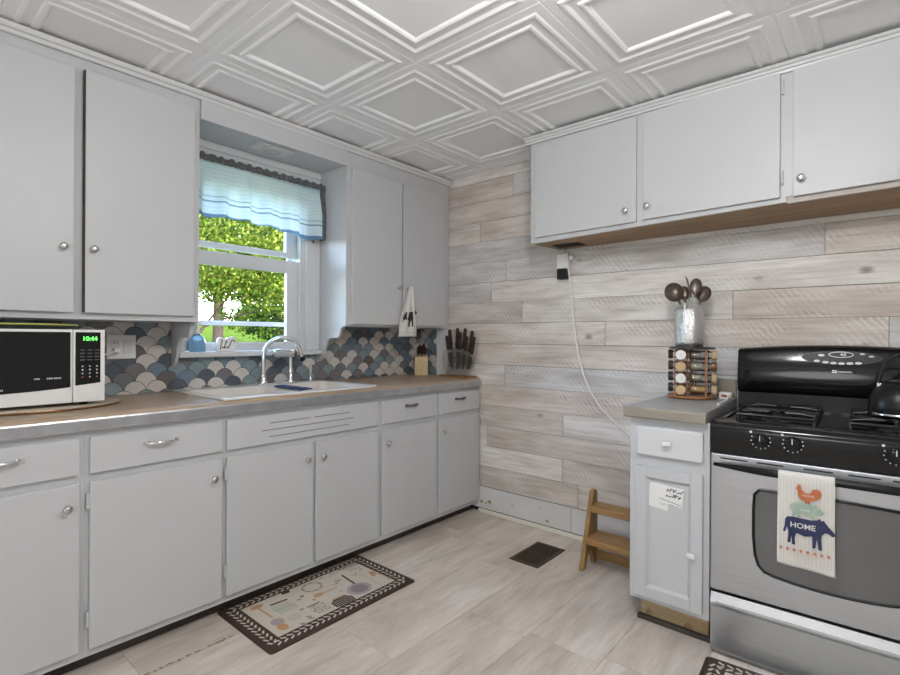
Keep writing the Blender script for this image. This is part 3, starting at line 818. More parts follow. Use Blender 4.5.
# ------------------------------------------------------------------ sink and tap
def rrect(cx, cy, hx, hy, r, n=5):
    out = []
    for sx, sy, a in ((1, 1, 0), (-1, 1, pi / 2), (-1, -1, pi), (1, -1, 3 * pi / 2)):
        for k in range(n + 1):
            t = a + pi / 2 * k / n; out.append((cx + sx * (hx - r) + r * cos(t), cy + sy * (hy - r) + r * sin(t)))
    return out
def loft(mb, rings, mi=0, cap0=False, cap1=True, T=None):
    n = len(rings[0]); vs = [p for r in rings for p in r]; fs = []
    for i in range(len(rings) - 1):
        for k in range(n): k2 = (k + 1) % n; fs.append((i * n + k, i * n + k2, (i + 1) * n + k2, (i + 1) * n + k))
    if cap0: fs.append(tuple(range(n))[::-1])
    if cap1: L = (len(rings) - 1) * n; fs.append(tuple(range(L, L + n)))
    mb.add(vs, fs, mi, T)
t = Thing('kitchen_sink', 'white enamel double-bowl sink set into the brown countertop', 'sink', (-2.51, 1.51, ZT))
RT = .9635
b1, b2 = (1.085, 1.485), (1.53, 1.90); bx0, bx1 = -2.665, -2.262
mb = MB()
# rim with openings, outer edge rolled down onto the counter
mb.box(SX0, bx0, SY0, SY1, .9525, RT).box(bx1, SX1, SY0, SY1, .9525, RT)
mb.box(bx0, bx1, SY0, b1[0], .9525, RT).box(bx0, bx1, b1[1], b2[0], .9525, RT).box(bx0, bx1, b2[1], SY1, .9525, RT)
t.part('rim', mb, ['sink'], bevel=.004, seg=3)
for y0, y1 in (b1, b2):
    mb = MB(); cx, cy, hx, hy = (bx0 + bx1) / 2, (y0 + y1) / 2, (bx1 - bx0) / 2, (y1 - y0) / 2
    loft(mb, [[(x, y, z) for x, y in rrect(cx, cy, hx - i, hy - i, r)] for i, r, z in ((-.001, .012, RT - .0015), (.004, .03, RT - .004), (.010, .04, .95), (.018, .05, .86), (.03, .06, .80), (.06, .06, .785), (.12, .05, .782))])
    b = t.part('bowl', mb, ['bowl'], smooth=50, normals=False)
    mb = MB(); mb.lathe([(.038, .7825), (.038, .785), (.03, .785), (.026, .783)], (cx, cy, 0), n=20); t.part('drain', mb, ['chrome'], b, smooth=40)
t = Thing('sink_faucet', 'chrome gooseneck faucet with side lever at the back of the sink', 'faucet', (-2.71, 1.58, RT))
mb = MB(); loft(mb, [[(x, y, z) for x, y in rrect(-2.71, 1.60, .026, .125, .024)] for z in (RT + .0002, .970, .9715)], cap0=True); t.part('base_plate', mb, ['chrome'], smooth=40)
mb = MB(); mb.lathe([(.022, .971), (.022, .982), (.016, .990), (.014, 1.02)], (-2.71, 1.512, 0), n=20)
pts = [(-2.71, 1.512, 1.0 + .01 * i) for i in range(12)]
for k in range(1, 15):
    a = pi * k / 14; u = .105 - .105 * cos(a); pts.append((-2.71 + u * .35, 1.512 + u * .95, 1.12 + .112 * sin(a)))
pts.append((-2.636, 1.712, 1.10))
pts[-1] = (pts[-2][0] + .001, pts[-2][1] + .004, 1.118)
mb.tube(pts, .0125, 14); sp = t.part('spout', mb, ['chrome'], smooth=60)
e = pts[-1]
mb = MB(); mb.cyl(e, (e[0] + .002, e[1] + .006, e[2] - .022), .0145, n=14)
t.part('aerator', mb, ['blacksatin'], sp, smooth=40, label='black aerator tip')
mb = MB(); mb.lathe([(.02, .971), (.02, .98), (.012, .99), (.010, 1.05), (.012, 1.11), (.012, 1.115)], (-2.68, 1.668, 0), n=18); t.part('lever_post', mb, ['chrome'], smooth=50)
mb = MB(); mb.lathe([(.014, 1.552), (.022, 1.556), (.0255, 1.575), (.0255, 1.645), (.023, 1.66), (.026, 1.666), (.026, 1.674)], (0, 0, 0), 'y', 20, 0, Matrix.Translation((-2.67, 0, 1.142)))
lv = t.part('lever', mb, ['chrome'], smooth=50)
mb = MB(); mb.ball((-2.67, 1.682, 1.142), (.024, .018, .024), 16); t.part('lever_cap', mb, ['bronze'], lv, smooth=60, label='bronze lever cap')
t = Thing('side_sprayer', 'small brass and chrome sprayer standing at the right end of the sink ledge', 'sprayer', (-2.715, 1.83, RT))
mb = MB(); mb.lathe([(.018, RT + .0002), (.018, .970), (.010, .976), (.009, .99)], (-2.715, 1.83, 0), n=16); t.part('collar', mb, ['chrome'], smooth=40)
mb = MB(); mb.lathe([(.007, .989), (.008, 1.02), (.010, 1.045), (.007, 1.062), (.003, 1.066)], (-2.715, 1.83, 0), n=14); t.part('wand', mb, ['nickel'], smooth=50)
# folded cloth over the divider
mb = MB()
def clothfn(u, v):
    y = 1.474 + .067 * u; yy = (u - .5) * 2
    z = RT + .0052 + .001 * sin(v * 17) + .003 * (1 - yy * yy)
    return (-2.53 + .26 * v, y, z)
mb.sheet(clothfn, 12, 16)
solo('dish_cloth', mb, ['navycloth'], 'folded dark blue cloth draped over the divider between the sink bowls', 'cloth', (-2.47, 1.515, RT), solid=.006, smooth=60)

# ------------------------------------------------------------------ sill and counter things
t = Thing('glass_bottle', 'small blue glass bottle with white pump on the window sill', 'bottle', (-2.785, 1.174, 1.155))
c = (-2.785, 1.174, 0)
mb = MB(); mb.lathe([(.036, 1.1555), (.0405, 1.160), (.0405, 1.205), (.036, 1.225), (.022, 1.243), (.014, 1.250)], c, n=24); t.part('body', mb, ['bluegl'], smooth=50)
mb = MB(); mb.lathe([(.015, 1.2505), (.015, 1.268), (.006, 1.271), (.0055, 1.298), (.012, 1.300), (.012, 1.310)], c, n=16); mb.cyl((-2.785, 1.174, 1.305), (-2.755, 1.188, 1.298), .0045, n=8); t.part('pump', mb, ['whitepl'], smooth=40)
t = Thing('sill_ornament', 'small white scalloped ornament with black curly motifs on the window sill', 'ornament', (-2.785, 1.333, 1.155))
mb = MB()
out = [(1.279, 1.1555), (1.278, 1.205)] + [(1.300 + .022 * cos(a), 1.212 + .022 * sin(a)) for a in (2.8, 2.3, 1.8, 1.3)] + [(1.322, 1.222)] + [(1.340 + .018 * cos(a), 1.214 + .018 * sin(a)) for a in (2.2, 1.6, 1.0)] + [(1.362 + .024 * cos(a), 1.214 + .024 * sin(a)) for a in (1.9, 1.3, .7, .1)] + [(1.386, 1.19), (1.372, 1.17), (1.370, 1.1555)]
mb.prism(out, 'x', -2.797, -2.772); t.part('body', mb, ['capwhite'], bevel=.003)
mb = MB()
for pts in ([(1.292, 1.165), (1.296, 1.19), (1.303, 1.215), (1.296, 1.218)], [(1.312, 1.175), (1.322, 1.20), (1.330, 1.214), (1.322, 1.206)], [(1.335, 1.172), (1.345, 1.19), (1.355, 1.215), (1.368, 1.217), (1.372, 1.204)], [(1.300, 1.178), (1.315, 1.174), (1.335, 1.18)]):
    mb.stroke(pts, .005, .0006, 0, TX(-2.772))
t.part('motif', mb, ['blackp'], normals=False)

t = Thing('serving_board', 'beige oval board lying on the countertop beneath the microwave', 'board', (-2.55, .45, ZT))
mb = MB(); loft(mb, [[(x, y, z) for x, y in ell(-2.55, .45, .20 * s, .292 * s, 48)] for s, z in ((.97, ZT + .0004), (1, ZT + .004), (1, ZT + .010), (.975, ZT + .013))], cap0=True); t.part('plate', mb, ['beige'], smooth=40)
mb = MB()
loft(mb, [[(x, y, z) for x, y in ell(-2.55, .45, .20 * s, .292 * s, 48)] for s, z in ((1.003, ZT + .003), (1.010, ZT + .005), (1.010, ZT + .007), (1.003, ZT + .009))], cap1=False); t.part('rim', mb, ['bronze'], smooth=40)

mwz0, mwz1, mx0, mx1, my0, my1 = .978, 1.262, -2.745, -2.412, .19, .650
t = Thing('microwave', 'white countertop microwave with black glass door and green clock', 'microwave', (-2.58, .42, ZT + .013))
mb = MB(); mb.box(mx0, mx1, my0 + .004, my1 - .004, mwz0 + .004, mwz1 - .002); t.part('case', mb, ['whitepl'], bevel=.004)
mb = MB()
for yy in (my0 + .05, my1 - .06):
    for xx in (mx0 + .05, mx1 - .04):
        mb = MB(); mb.cyl((xx, yy, ZT + .0133), (xx, yy, mwz0 + .006), .014, .016, 12); t.part('foot', mb, ['blacksatin'])
ys = .543
def smile(y): return mwz0 + .046 + .016 * ((y - my0) / (my1 - my0)) ** 2 * 1.6
mb = MB(); mb.box(mx1 + .0003, mx1 + .012, my0, ys - .001, mwz0, mwz1); d = t.part('door', mb, ['whitepl'], bevel=.003)
q = [my0 + .02 + (ys - .008 - my0 - .02) * k / 8 for k in range(9)]
mb = MB(); mb.prism([(y, smile(y)) for y in q] + [(ys - .008, mwz1 - .010), (my0 + .02, mwz1 - .010)], 'x', mx1 + .0122, mx1 + .0137); T = TX(mx1 + .0138); r = random.Random(2)
for y0, y1, z in ((.20, .335, smile(.3) + .012), (.425, .442, 1.073), (.462, .480, 1.073), (.484, .505, 1.073)):
    y = y0
    while y < y1: w = r.uniform(.003, .006); mb.flat([(y, z), (y + w, z), (y + w, z + .006), (y, z + .006)], .0002, 1, T); y += w + .002
t.part('door_glass', mb, ['blackgloss', 'grey'], d)
mb = MB(); mb.box(mx1 + .0003, mx1 + .012, ys + .001, my1, mwz0, mwz1); p = t.part('control_panel', mb, ['whitepl'], bevel=.003)
q = [ys + .008 + (my1 - .016 - ys - .008) * k / 5 for k in range(6)]
mb = MB(); mb.prism([(y, smile(y) + .004) for y in q] + [(my1 - .016, mwz1 - .010), (ys + .008, mwz1 - .010)], 'x', mx1 + .0122, mx1 + .0137); g = t.part('panel_glass', mb, ['blackgloss'], p)
mb = MB(); mb.text('10:44', .023, (.598, 1.226), .0003, 0, TX(mx1 + .0138), .0004); t.part('clock_display', mb, ['green'], p, normals=False, label='green clock digits')
mb = MB(); T = TX(mx1 + .0138)
for i in range(3):
    for j in range(4): mb.flat([(.566 + i * .024, 1.180 - j * .013), (.582 + i * .024, 1.180 - j * .013), (.582 + i * .024, 1.184 - j * .013), (.566 + i * .024, 1.184 - j * .013)], .0003, 0, T)
    for j in range(4): mb.flat(ell(.574 + i * .024, 1.118 - j * .014, .0032, .0032, 8), .0003, 2 if (j == 3 and i != 1) else 1, T)
t.part('key_print', mb, ['darkgrey', 'grey', 'redpl'], p, normals=False)
mb = MB(); mb.box(mx1 + .0121, mx1 + .0135, ys + .018, my1 - .020, mwz0 + .012, mwz0 + .040); t.part('open_button', mb, ['whitepl'], p, bevel=.0006)

t = Thing('serving_tray', 'dark oval tray with yellow-green rim lying on top of the microwave', 'tray', (-2.58, .40, mwz1))
mb = MB(); loft(mb, [[(x, y, z) for x, y in ell(-2.575, .385, .145 * s, .21 * s, 40)] for s, z in ((.80, mwz1 + .0004), (.9, mwz1 + .004), (1, mwz1 + .018), (.985, mwz1 + .018), (.88, mwz1 + .008), (.80, mwz1 + .005))], cap0=True); tr = t.part('dish', mb, ['tray'], smooth=50)
mb = MB(); pts = [(x, y, mwz1 + .019) for x, y in ell(-2.575, .385, .145, .21, 40)]; mb.tube(pts + pts[:1], .0035, 8); t.part('rim', mb, ['trayrim'], tr, smooth=60)

t = Thing('outlet_plate', 'white double wall plate with outlet and switch on the tile by the microwave', 'outlet', (-2.788, .822, 1.185))
mb = MB(); mb.box(-2.7915, -2.785, .760, .884, 1.128, 1.242); pl = t.part('plate', mb, ['whitepl'], bevel=.003)
mb = MB(); mb.box(-2.7848, -2.783, .779, .815, 1.152, 1.218)
for z in (1.200, 1.168):
    for y in (.790, .802): mb.flat([(y, z), (y + .003, z), (y + .003, z + .01), (y, z + .01)], .0003, 1, TX(-2.783))
t.part('socket', mb, ['lightgrey', 'darkgrey'], pl)
mb = MB(); mb.hexa([(x, y, z) for z, xx in ((1.152, -2.782), (1.218, -2.779)) for y in (.829, .865) for x in (-2.7849, xx)]); t.part('rocker_switch', mb, ['lightgrey'], pl, bevel=.001)
t = Thing('plug_cord', 'white plug with short cord running from the outlet behind the microwave', 'cord', (-2.77, .79, 1.17))
mb = MB(); mb.box(-2.7825, -2.755, .784, .808, 1.158, 1.180); pg = t.part('plug', mb, ['whitepl'], bevel=.004)
mb = MB(); mb.tube([(-2.756, .79, 1.168), (-2.745, .77, 1.160), (-2.742, .74, 1.150), (-2.755, .70, 1.12), (-2.768, .66, 1.05), (-2.77, .62, .98)], .0042, 8); t.part('cord', mb, ['whitepl'], smooth=60)

# wooden block with small knives
t = Thing('knife_block', 'small pale wooden knife block with brown-handled knives in the tiled corner', 'knife block', (-2.70, 2.80, ZT))
Rb = Matrix.Translation((-2.70, 2.795, ZT)) @ Matrix.Rotation(radians(48), 4, 'Z') @ Matrix.Scale(1.22, 4)
mb = MB(); mb.prism([(-.045, .0005), (.050, .0005), (.040, .060), (-.010, .130), (-.062, .112)], 'x', -.040, .040, 0, Rb); t.part('block', mb, ['maple'], bevel=.003)
def knife_at(name, label, base, d, L, w, group):
    d = Vector(d).normalized(); s = Vector(base)
    t = Thing(name, label, 'knife', tuple(s), group=group)
    mb = MB(); e = s + d * L; mb.tube([s + d * .012, s + d * (L * .45), s + d * (L * .85), e], [w * .8, w, w * 1.1, w * .6], 8, flat=.6); t.part('handle', mb, ['knife'], smooth=60)
    mb = MB(); mb.tube([s, s + d * .013], [w * .85, w * .85], 8, flat=.6); t.part('bolster', mb, ['nickel'], smooth=40)
dv = Rb.to_3x3() @ Vector((0, -.55, .84))
for i, (x, y, z, L) in enumerate(((-.022, -.050, .120, .085), (0, -.050, .120, .095), (.022, -.050, .120, .08), (-.012, -.026, .1265, .09), (.014, -.026, .1265, .10))):
    knife_at('paring_knife', 'small brown-handled knife in the pale wooden block, ' + ['left of its front row', 'middle of its front row', 'right of its front row', 'left of its back row', 'right of its back row'][i], Rb @ Vector((x, y, z)), dv, L, .0095, 'knives in the pale wooden block')

# clear fan stand with large knives
t = Thing('knife_stand', 'clear acrylic fan-shaped knife stand on dark wooden base by the plank wall', 'knife stand', (-2.37, 2.83, ZT))
mb = MB(); loft(mb, [[(x, y, z) for x, y in rrect(-2.37, 2.835, .15, .045, .02)] for z in (ZT + .0004, ZT + .010, ZT + .013)], cap0=True); t.part('base', mb, ['rackwood'], smooth=40)
mb = MB()
fan = [(-2.455, ZT + .0135), (-2.275, ZT + .0135), (-2.235, 1.10), (-2.245, 1.145)] + [(-2.355 + .135 * cos(a), 1.105 + .06 * sin(a)) for a in (.8, 1.2, 1.57, 1.95, 2.35)] + [(-2.475, 1.14), (-2.49, 1.10)]
mb.prism(fan, 'y', 2.806, 2.811); mb.prism(fan, 'y', 2.858, 2.863); st = t.part('panel', mb, ['acrylic'])
def big_knife(x0, z0, ang, L, blade, ydep, which):
    t = Thing('kitchen_knife', 'black-handled kitchen knife, %s from the left in the fan of the clear stand' % which, 'knife', (x0, ydep, z0), group='knives in the clear stand')
    M_ = Matrix.Translation((x0, ydep, z0)) @ Matrix.Rotation(ang, 4, 'Y')
    mb = MB(); mb.prism([(-.012, .0), (-.014, .03), (-.009, .07), (-.012, .105), (-.007, L), (.007, L + .004), (.014, L - .012), (.013, .05), (.012, 0)], 'y', -.008, .008, 0, M_); t.part('handle', mb, ['knife'], bevel=.003)
    mb = MB(); mb.prism([(-.012, -.0005), (.012, -.0005), (.012, -.018), (-.012, -.018)], 'y', -.006, .006, 0, M_); t.part('bolster', mb, ['nickel'], bevel=.002)
    mb = MB(); mb.prism([(-.011, -.0185), (.011, -.0185), (.012, -blade * .7), (.0, -blade), (-.011, -blade * .95)], 'y', -.0012, .0012, 0, M_); t.part('blade', mb, ['darkmetal'])
for (x, z, a, L, b, y), which in zip(((-2.455, 1.145, -.20, .105, .13, 2.835), (-2.422, 1.150, -.12, .145, .15, 2.825), (-2.372, 1.155, -.01, .150, .15, 2.835), (-2.338, 1.150, .02, .125, .14, 2.820),
                         (-2.318, 1.158, .06, .145, .15, 2.845), (-2.290, 1.142, .12, .105, .13, 2.825), (-2.262, 1.135, .14, .150, .13, 2.840), (-2.236, 1.120, .18, .125, .11, 2.828)), ('first', 'second', 'third', 'fourth', 'fifth', 'sixth', 'seventh', 'eighth')):
    big_knife(x, z, a, L, b, y, which)

# small tea towel on the cupboard knob
t = Thing('tea_towel', 'small white towel with black animal print hanging from a cupboard knob by the plank wall', 'towel', (-2.465, 2.45, 1.57))
def tw(u, v):
    z = 1.585 - .342 * v; w = .022 + .145 * min(1, v / .75) ** .8
    c = 2.452 - .018 * min(1, v / .7)
    y = c + (u - .5) * w
    return (-2.4755 + .012 * (1 - v) + .006 * sin(u * 15 + v * 3) * (1 - .6 * v), y, z)
mb = MB(); mb.sheet(tw, 20, 20); tt = t.part('cloth', mb, ['cloth'], solid=.003, smooth=60)
mb = MB()
goat = [(-.045, .035), (-.030, .052), (.02, .056), (.036, .062), (.044, .075), (.050, .062), (.062, .052), (.056, .045), (.042, .04), (.030, .022), (.030, -.028), (.018, -.028), (.016, .006), (.004, .0), (.000, -.030), (-.012, -.030), (-.010, .008), (-.035, .012), (-.05, .003), (-.056, -.002), (-.052, .018)]
mb.flat([(y * 1.15, z * 1.2) for y, z in goat], .009, 0, Matrix.Translation((-2.4755, 2.442, 1.345)) @ FX)
mb.stroke([(-.07, -.072), (.07, -.075)], .003, .0065, 1, Matrix.Translation((-2.4755, 2.436, 1.345)) @ FX)
mb.stroke([(-.010, .075), (-.002, .098)], .012, .010, 1, Matrix.Translation((-2.4755, 2.462, 1.345)) @ FX)
t.part('animal_print', mb, ['blackp', 'grey'], tt, normals=False)

# window valance on its rod
t = Thing('valance', 'pale blue striped gathered valance across the top of the window', 'curtain', (-2.755, 1.50, 1.885))
def vfold(y): return .024 * sin((y - 1.07) * 41 + .8 * sin(y * 9)) + .013 * sin((y - 1.07) * 23 + 1.1) + .006 * sin((y - 1.07) * 97)
def vv(u, v):
    y = 1.074 + .858 * u; f = vfold(y)
    z = 1.885 - .035 * u + (.305 + .035 * u) * v + (.006 * sin(y * 61) if v > .97 else 0) + .010 * sin(y * 9 + 1) * (1 - v)
    k = 1 - .95 * min(1, max(0, (v - .45) / .38))
    return (-2.722 + f * k, y, z)
mb = MB(); mb.sheet(lambda u, v: vv(u * .955, v), 170, 24); mb.sheet(lambda u, v: vv(.955 + u * .045, v), 8, 24, 1); vl = t.part('panel', mb, ['valance', 'unlit_cotton'], smooth=80, normals=False)  # right-end faces coloured dark, as cloth with no light behind it
mb = MB()
def vh(u, v):
    y = 1.074 + .858 * u
    return (-2.714 + .004 * sin(y * 190) + .003 * sin(y * 77), y, 2.160 + .038 * v + (.005 * sin(y * 120) if v > .9 else 0))
mb.sheet(vh, 220, 4); h = t.part('rod_pocket', mb, ['navycloth'], smooth=80, normals=False); h.data.materials[0] = MT['unlit_cotton']
mb = MB(); mb.sheet(lambda u, v: (-2.776 + .05 * v + .004 * sin(u * 30), 1.9335, 1.852 + .34 * u), 20, 4); t.part('return_hem', mb, ['unlit_cotton'], vl, normals=False)  # end fold takes the same painted lack of backlight
mb = MB(); mb.cyl((-2.727, 1.070, 2.180), (-2.727, 1.936, 2.180), .006, n=10); t.part('rod', mb, ['whitepl'], smooth=50)
# ------------------------------------------------------------------ range
SR, SO = radians(2.2), Vector((-.533, 2.2, 0))
RM = Matrix.Translation(SO) @ Matrix.Rotation(SR, 4, 'Z')
def SL(x, y, z): return tuple(RM @ Vector((x, y, z)))
W = .76
t = Thing('gas_range', 'stainless and black gas range with oven door and curved control backguard', 'range', tuple(SO), SR, local=True)
mb = MB(); mb.box(.008, W - .004, .046, .64, .03, .899); mb.box(.03, W - .03, .06, .62, .002, .03); t.part('body', mb, ['blacksatin'])
mb = MB(); mb.prism([(.002, .015), (.045, .015), (.045, .240), (.014, .240), (.002, .218), (-.006, .206), (-.004, .196), (.002, .19)], 'x', .002, W - .002)
d = t.part('drawer', mb, ['steel'], bevel=.0015)
mb = MB(); mb.prism([(.0025, .2185), (.0135, .2402), (.010, .2412), (-.0075, .212), (-.0066, .209)], 'x', .02, W - .02); t.part('drawer_lip', mb, ['steelv'], d)
mb = MB(); mb.box(.002, W - .002, .0, .045, .255, .790); dr = t.part('oven_door', mb, ['steel'], bevel=.004)
xs = [(.152, .655), (.149, .60), (.149, .50), (.155, .43), (.166, .392), (.185, .372), (.215, .364), (.27, .357), (.33, .353)]
poly = [(.168, .675)] + xs + [(.38, .352)] + [(W - x, z) for x, z in xs[::-1]] + [(W - .168, .675), (W * .5, .682)]
mb = MB(); mb.prism(poly, 'y', -.0035, -.0002); w = t.part('door_window', mb, ['ovenglass'], dr, bevel=.002)
mb = MB(); ring = [(x, -.0035, z) for x, z in poly]; mb.tube(ring + ring[:1], .0055, 6); t.part('window_gasket', mb, ['blacksatin'], dr, smooth=50)
for a, b in ((.033, .128), (.158, .243), (.303, .388), (.430, .515), (.545, .63), (.655, .73)):
    mb = MB(); mb.box(a, b, -.0012, -.0002, .772, .777); t.part('door_vent', mb, ['dark'], dr)
mb = MB()
hx = [.012 + (W - .024) * k / 24 for k in range(25)]
def hp(x): s = min(1, min(x - .012, W - .012 - x) / .22); s = max(0, s); return sin(s * pi / 2)
rings = []
for x in hx:
    s = hp(x); zc = .748 + (.004 * s); hh = .006 + .008 * s; yc = -.004 - .040 * s; th = .0035 + .0055 * s
    rings.append([(x, yc + th * cos(a), zc + hh * sin(a)) for a in [2 * pi * k / 14 for k in range(14)]])
loft(mb, rings, cap0=True); t.part('door_handle', mb, ['blackgloss'], dr, smooth=60, label='black bowed oven handle')
mb = MB()
mb.prism([(.046, .794), (.004, .794), (.002, .812), (-.002, .884), (.001, .8985), (.010, .909), (.028, .9145), (.10, .9135), (.10, .900), (.046, .900)], 'x', .0, W)
cp = t.part('control_panel', mb, ['blackgloss'], smooth=35)
for x in (.171, .271, .553, .653):
    mb = MB()
    mb.lathe([(.027, .0005), (.027, -.006), (.024, -.010), (.018, -.012), (.014, -.013)], (x, -.0005, .860), 'y', 24)
    mb.box(x - .006, x + .006, -.030, -.011, .838, .882)
    kb = t.part('burner_knob', mb, ['blackgloss'], cp, smooth=40)
    mb = MB()
    for k in range(11):
        a = radians(-230 + k * 28); mb.flat([(x + .031 * cos(a) + .0028 * cos(a + q), .860 + .031 * sin(a) + .0028 * sin(a + q)) for q in (0, 1.57, 3.14, 4.71)], .0004, 0, TY(-.0012))
    mb.flat([(x - .0016, .862), (x + .0016, .862), (x + .0012, .881), (x - .0012, .881)], 0, 0, TY(-.0304))
    mb.flat(ell(x - .032, .889, .0045, .0045, 10), .0004, 0, TY(-.0022))
    t.part('dial_mark', mb, ['lightgrey'], kb, normals=False)
mb = MB()
mb.box(.0, W, .1002, .66, .900, .9085); mb.box(.0, .03, .1002, .60, .9087, .9155).box(W - .03, W, .1002, .60, .9087, .9155).box(.03, W - .03, .1002, .125, .9087, .9145).box(.36, .40, .125, .60, .9087, .9125)
ct = t.part('cooktop', mb, ['blackgloss'], bevel=.003)
for x in (.195, .565):
    for y in (.245, .475):
        mb = MB(); mb.lathe([(.055, .9088), (.05, .913), (.036, .914), (.036, .922), (.030, .924), (.012, .925)], (x, y, 0), n=24); t.part('burner', mb, ['castiron'], ct, smooth=40)
mb = MB()
secs = []
for k in range(25):
    x = W * k / 24; a = .020 * (1 - ((x - W / 2) / (W / 2)) ** 2); e = min(1, min(x, W - x) / .03 + .72)
    pf = [(.665, .910), (.612, .910), (.612, .985), (.600, .987), (.582 + .02 * (1 - e), 1.000), (.572 + .03 * (1 - e), 1.030), (.570 + .03 * (1 - e), 1.060), (.574 + .03 * (1 - e), 1.10 + a * .4), (.590 + .02 * (1 - e), 1.166 + a * .9), (.600, 1.182 + a), (.618, 1.192 + a), (.665, 1.193 + a)]
    secs.append([(x, y, z) for y, z in pf])
loft(mb, secs, cap0=True); bg = t.part('backguard', mb, ['blackgloss'], smooth=50)
mb = MB(); mb.box(.0, W, .602, .6115, .916, .984); t.part('vent_strip', mb, ['blacksatin'], bg)
# control oval on the sloping face (u across, v up the slope)
v0, v1 = Vector((.574, 1.108)), Vector((.590, 1.184))
sd = (v1 - v0).normalized(); nrm = Vector((-sd.y, sd.x))
def OV(off): # columns: x, up-slope, outward normal
    return Matrix(((1, 0, 0, .010), (0, sd.x, nrm.x, v0.x + nrm.x * off), (0, sd.y, nrm.y, v0.y + nrm.y * off), (0, 0, 0, 1)))
def ringpoly(mb, cx, cy, rx, ry, w, z, mi, T, n=40, a0=0, a1=2 * pi):
    for k in range(n):
        A, B = a0 + (a1 - a0) * k / n, a0 + (a1 - a0) * (k + 1) / n
        mb.flat([(cx + rx * cos(A), cy + ry * sin(A)), (cx + rx * cos(B), cy + ry * sin(B)), (cx + (rx - w) * cos(B), cy + (ry - w) * sin(B)), (cx + (rx - w) * cos(A), cy + (ry - w) * sin(A))], z, mi, T)
mb = MB(); T = OV(.0008)
mb.flat(ell(.385, .052, .140, .030, 40), 0, 0, T); ringpoly(mb, .385, .052, .140, .030, .0012, .0004, 1, T)
ringpoly(mb, .387, .066, .044, .0135, .0032, .0008, 2, T)
mb.text('4:0', .017, (.395, .066), .0008, 2, T, .0004)
for x, y in ((.318, .062), (.302, .036), (.333, .031), (.361, .028), (.389, .027), (.418, .028), (.447, .030)):
    mb.flat(ell(x, y, .0115, .0055, 16), .0008, 2, T)
    mb.flat(ell(x, y, .006, .002, 10), .0012, 3, T)
for x, y in ((.46, .070), (.49, .060)): mb.flat(ell(x, y, .010, .004, 12), .0008, 3, T)
t.part('clock_panel', mb, ['blacksatin', 'darkgrey', 'lightgrey', 'grey'], bg, normals=False)
mb = MB(); T = OV(.0010)
mb.flat([(.357, -.016), (.373, -.016), (.373, -.003), (.357, -.003)], 0, 0, T); mb.flat([(.361, -.012), (.369, -.012), (.369, -.007), (.361, -.007)], .0004, 1, T)
r = random.Random(6); x = .376
while x < .424: w = r.uniform(.003, .005); mb.flat([(x, -.013), (x + w, -.013), (x + w, -.007), (x, -.007)], 0, 2, T); x += w + .0015
t.part('badge', mb, ['lightgrey', 'darkgrey', 'grey'], bg, normals=False)

# grates
def grate(x0, x1, label):
    g = Thing('burner_grate', label, 'grate', SL((x0 + x1) / 2, .36, .9087), SR, group='grates on the gas range', local=True)
    cx, cy = (x0 + x1) / 2, .36
    def L(x, y, z): return (x - cx, y - cy, z - .9087)
    zt = .934; mb = MB()
    for yc in (.245, .475):
        fr = [(x0, yc - .10, zt), (x1, yc - .10, zt), (x1, yc + .10, zt), (x0, yc + .10, zt), (x0, yc - .10, zt)]
        mb.tube([L(*p) for p in fr], .0058, 8)
        for dx, dy in ((1, 0), (-1, 0), (0, 1), (0, -1)):
            ex = (x1 - x0) / 2 if dx else 0; ey = .10 if dy else 0
            mb.tube([L(cx + dx * ex, yc + dy * ey, zt), L(cx + dx * ex * .62, yc + dy * ey * .62, zt + .006), L(cx + dx * .028, yc + dy * .028, zt + .006)], .0055, 8)
    g.part('bars', mb, ['castiron'], smooth=60)
    for x in (x0, x1):
        for y in (.152, .568):
            m2 = MB(); m2.tube([L(x, y, zt - .003), L(x, y, .9095)], [.0065, .008], 8); g.part('foot', m2, ['castiron'], smooth=60)
grate(.07, .325, 'black bare burner grate on the left side of the range')
grate(.435, .69, 'black burner grate on the right side of the range, under the kettle')

# kettle
t = Thing('kettle', 'matte black whistling kettle standing on the right burner grate', 'kettle', SL(.588, .40, .9465), SR, local=True)
mb = MB(); mb.lathe([(.088, .0), (.101, .006), (.104, .020), (.103, .045), (.095, .078), (.078, .106), (.055, .124), (.044, .128)], n=40); t.part('body', mb, ['blacksatin'], smooth=60)
mb = MB(); mb.lathe([(.1035, .004), (.1055, .006), (.1055, .010), (.1040, .012)], n=40); t.part('base_band', mb, ['chrome'], smooth=40)
mb = MB(); mb.lathe([(.045, .1282), (.046, .132), (.036, .138), (.012, .142), (.010, .150), (.014, .158), (.010, .168), (.003, .170)], n=28); t.part('lid', mb, ['blackgloss'], smooth=50)
mb = MB(); pts = [(-.068 * cos(a) * 1.0, 0, .118 + .118 * sin(a)) for a in [pi * k / 16 for k in range(17)]]; mb.tube(pts, .0085, 10, flat=.8); t.part('handle', mb, ['blacksatin'], smooth=60)
mb = MB()
for s in (-1, 1): mb.box(s * .068 - .007, s * .068 + .007, -.008, .008, .106, .124)
t.part('handle_bracket', mb, ['chrome'], bevel=.002)
mb = MB(); mb.tube([(.085, 0, .075), (.115, 0, .10), (.135, 0, .125)], [.024, .018, .013], 14); t.part('spout', mb, ['blacksatin'], smooth=60)

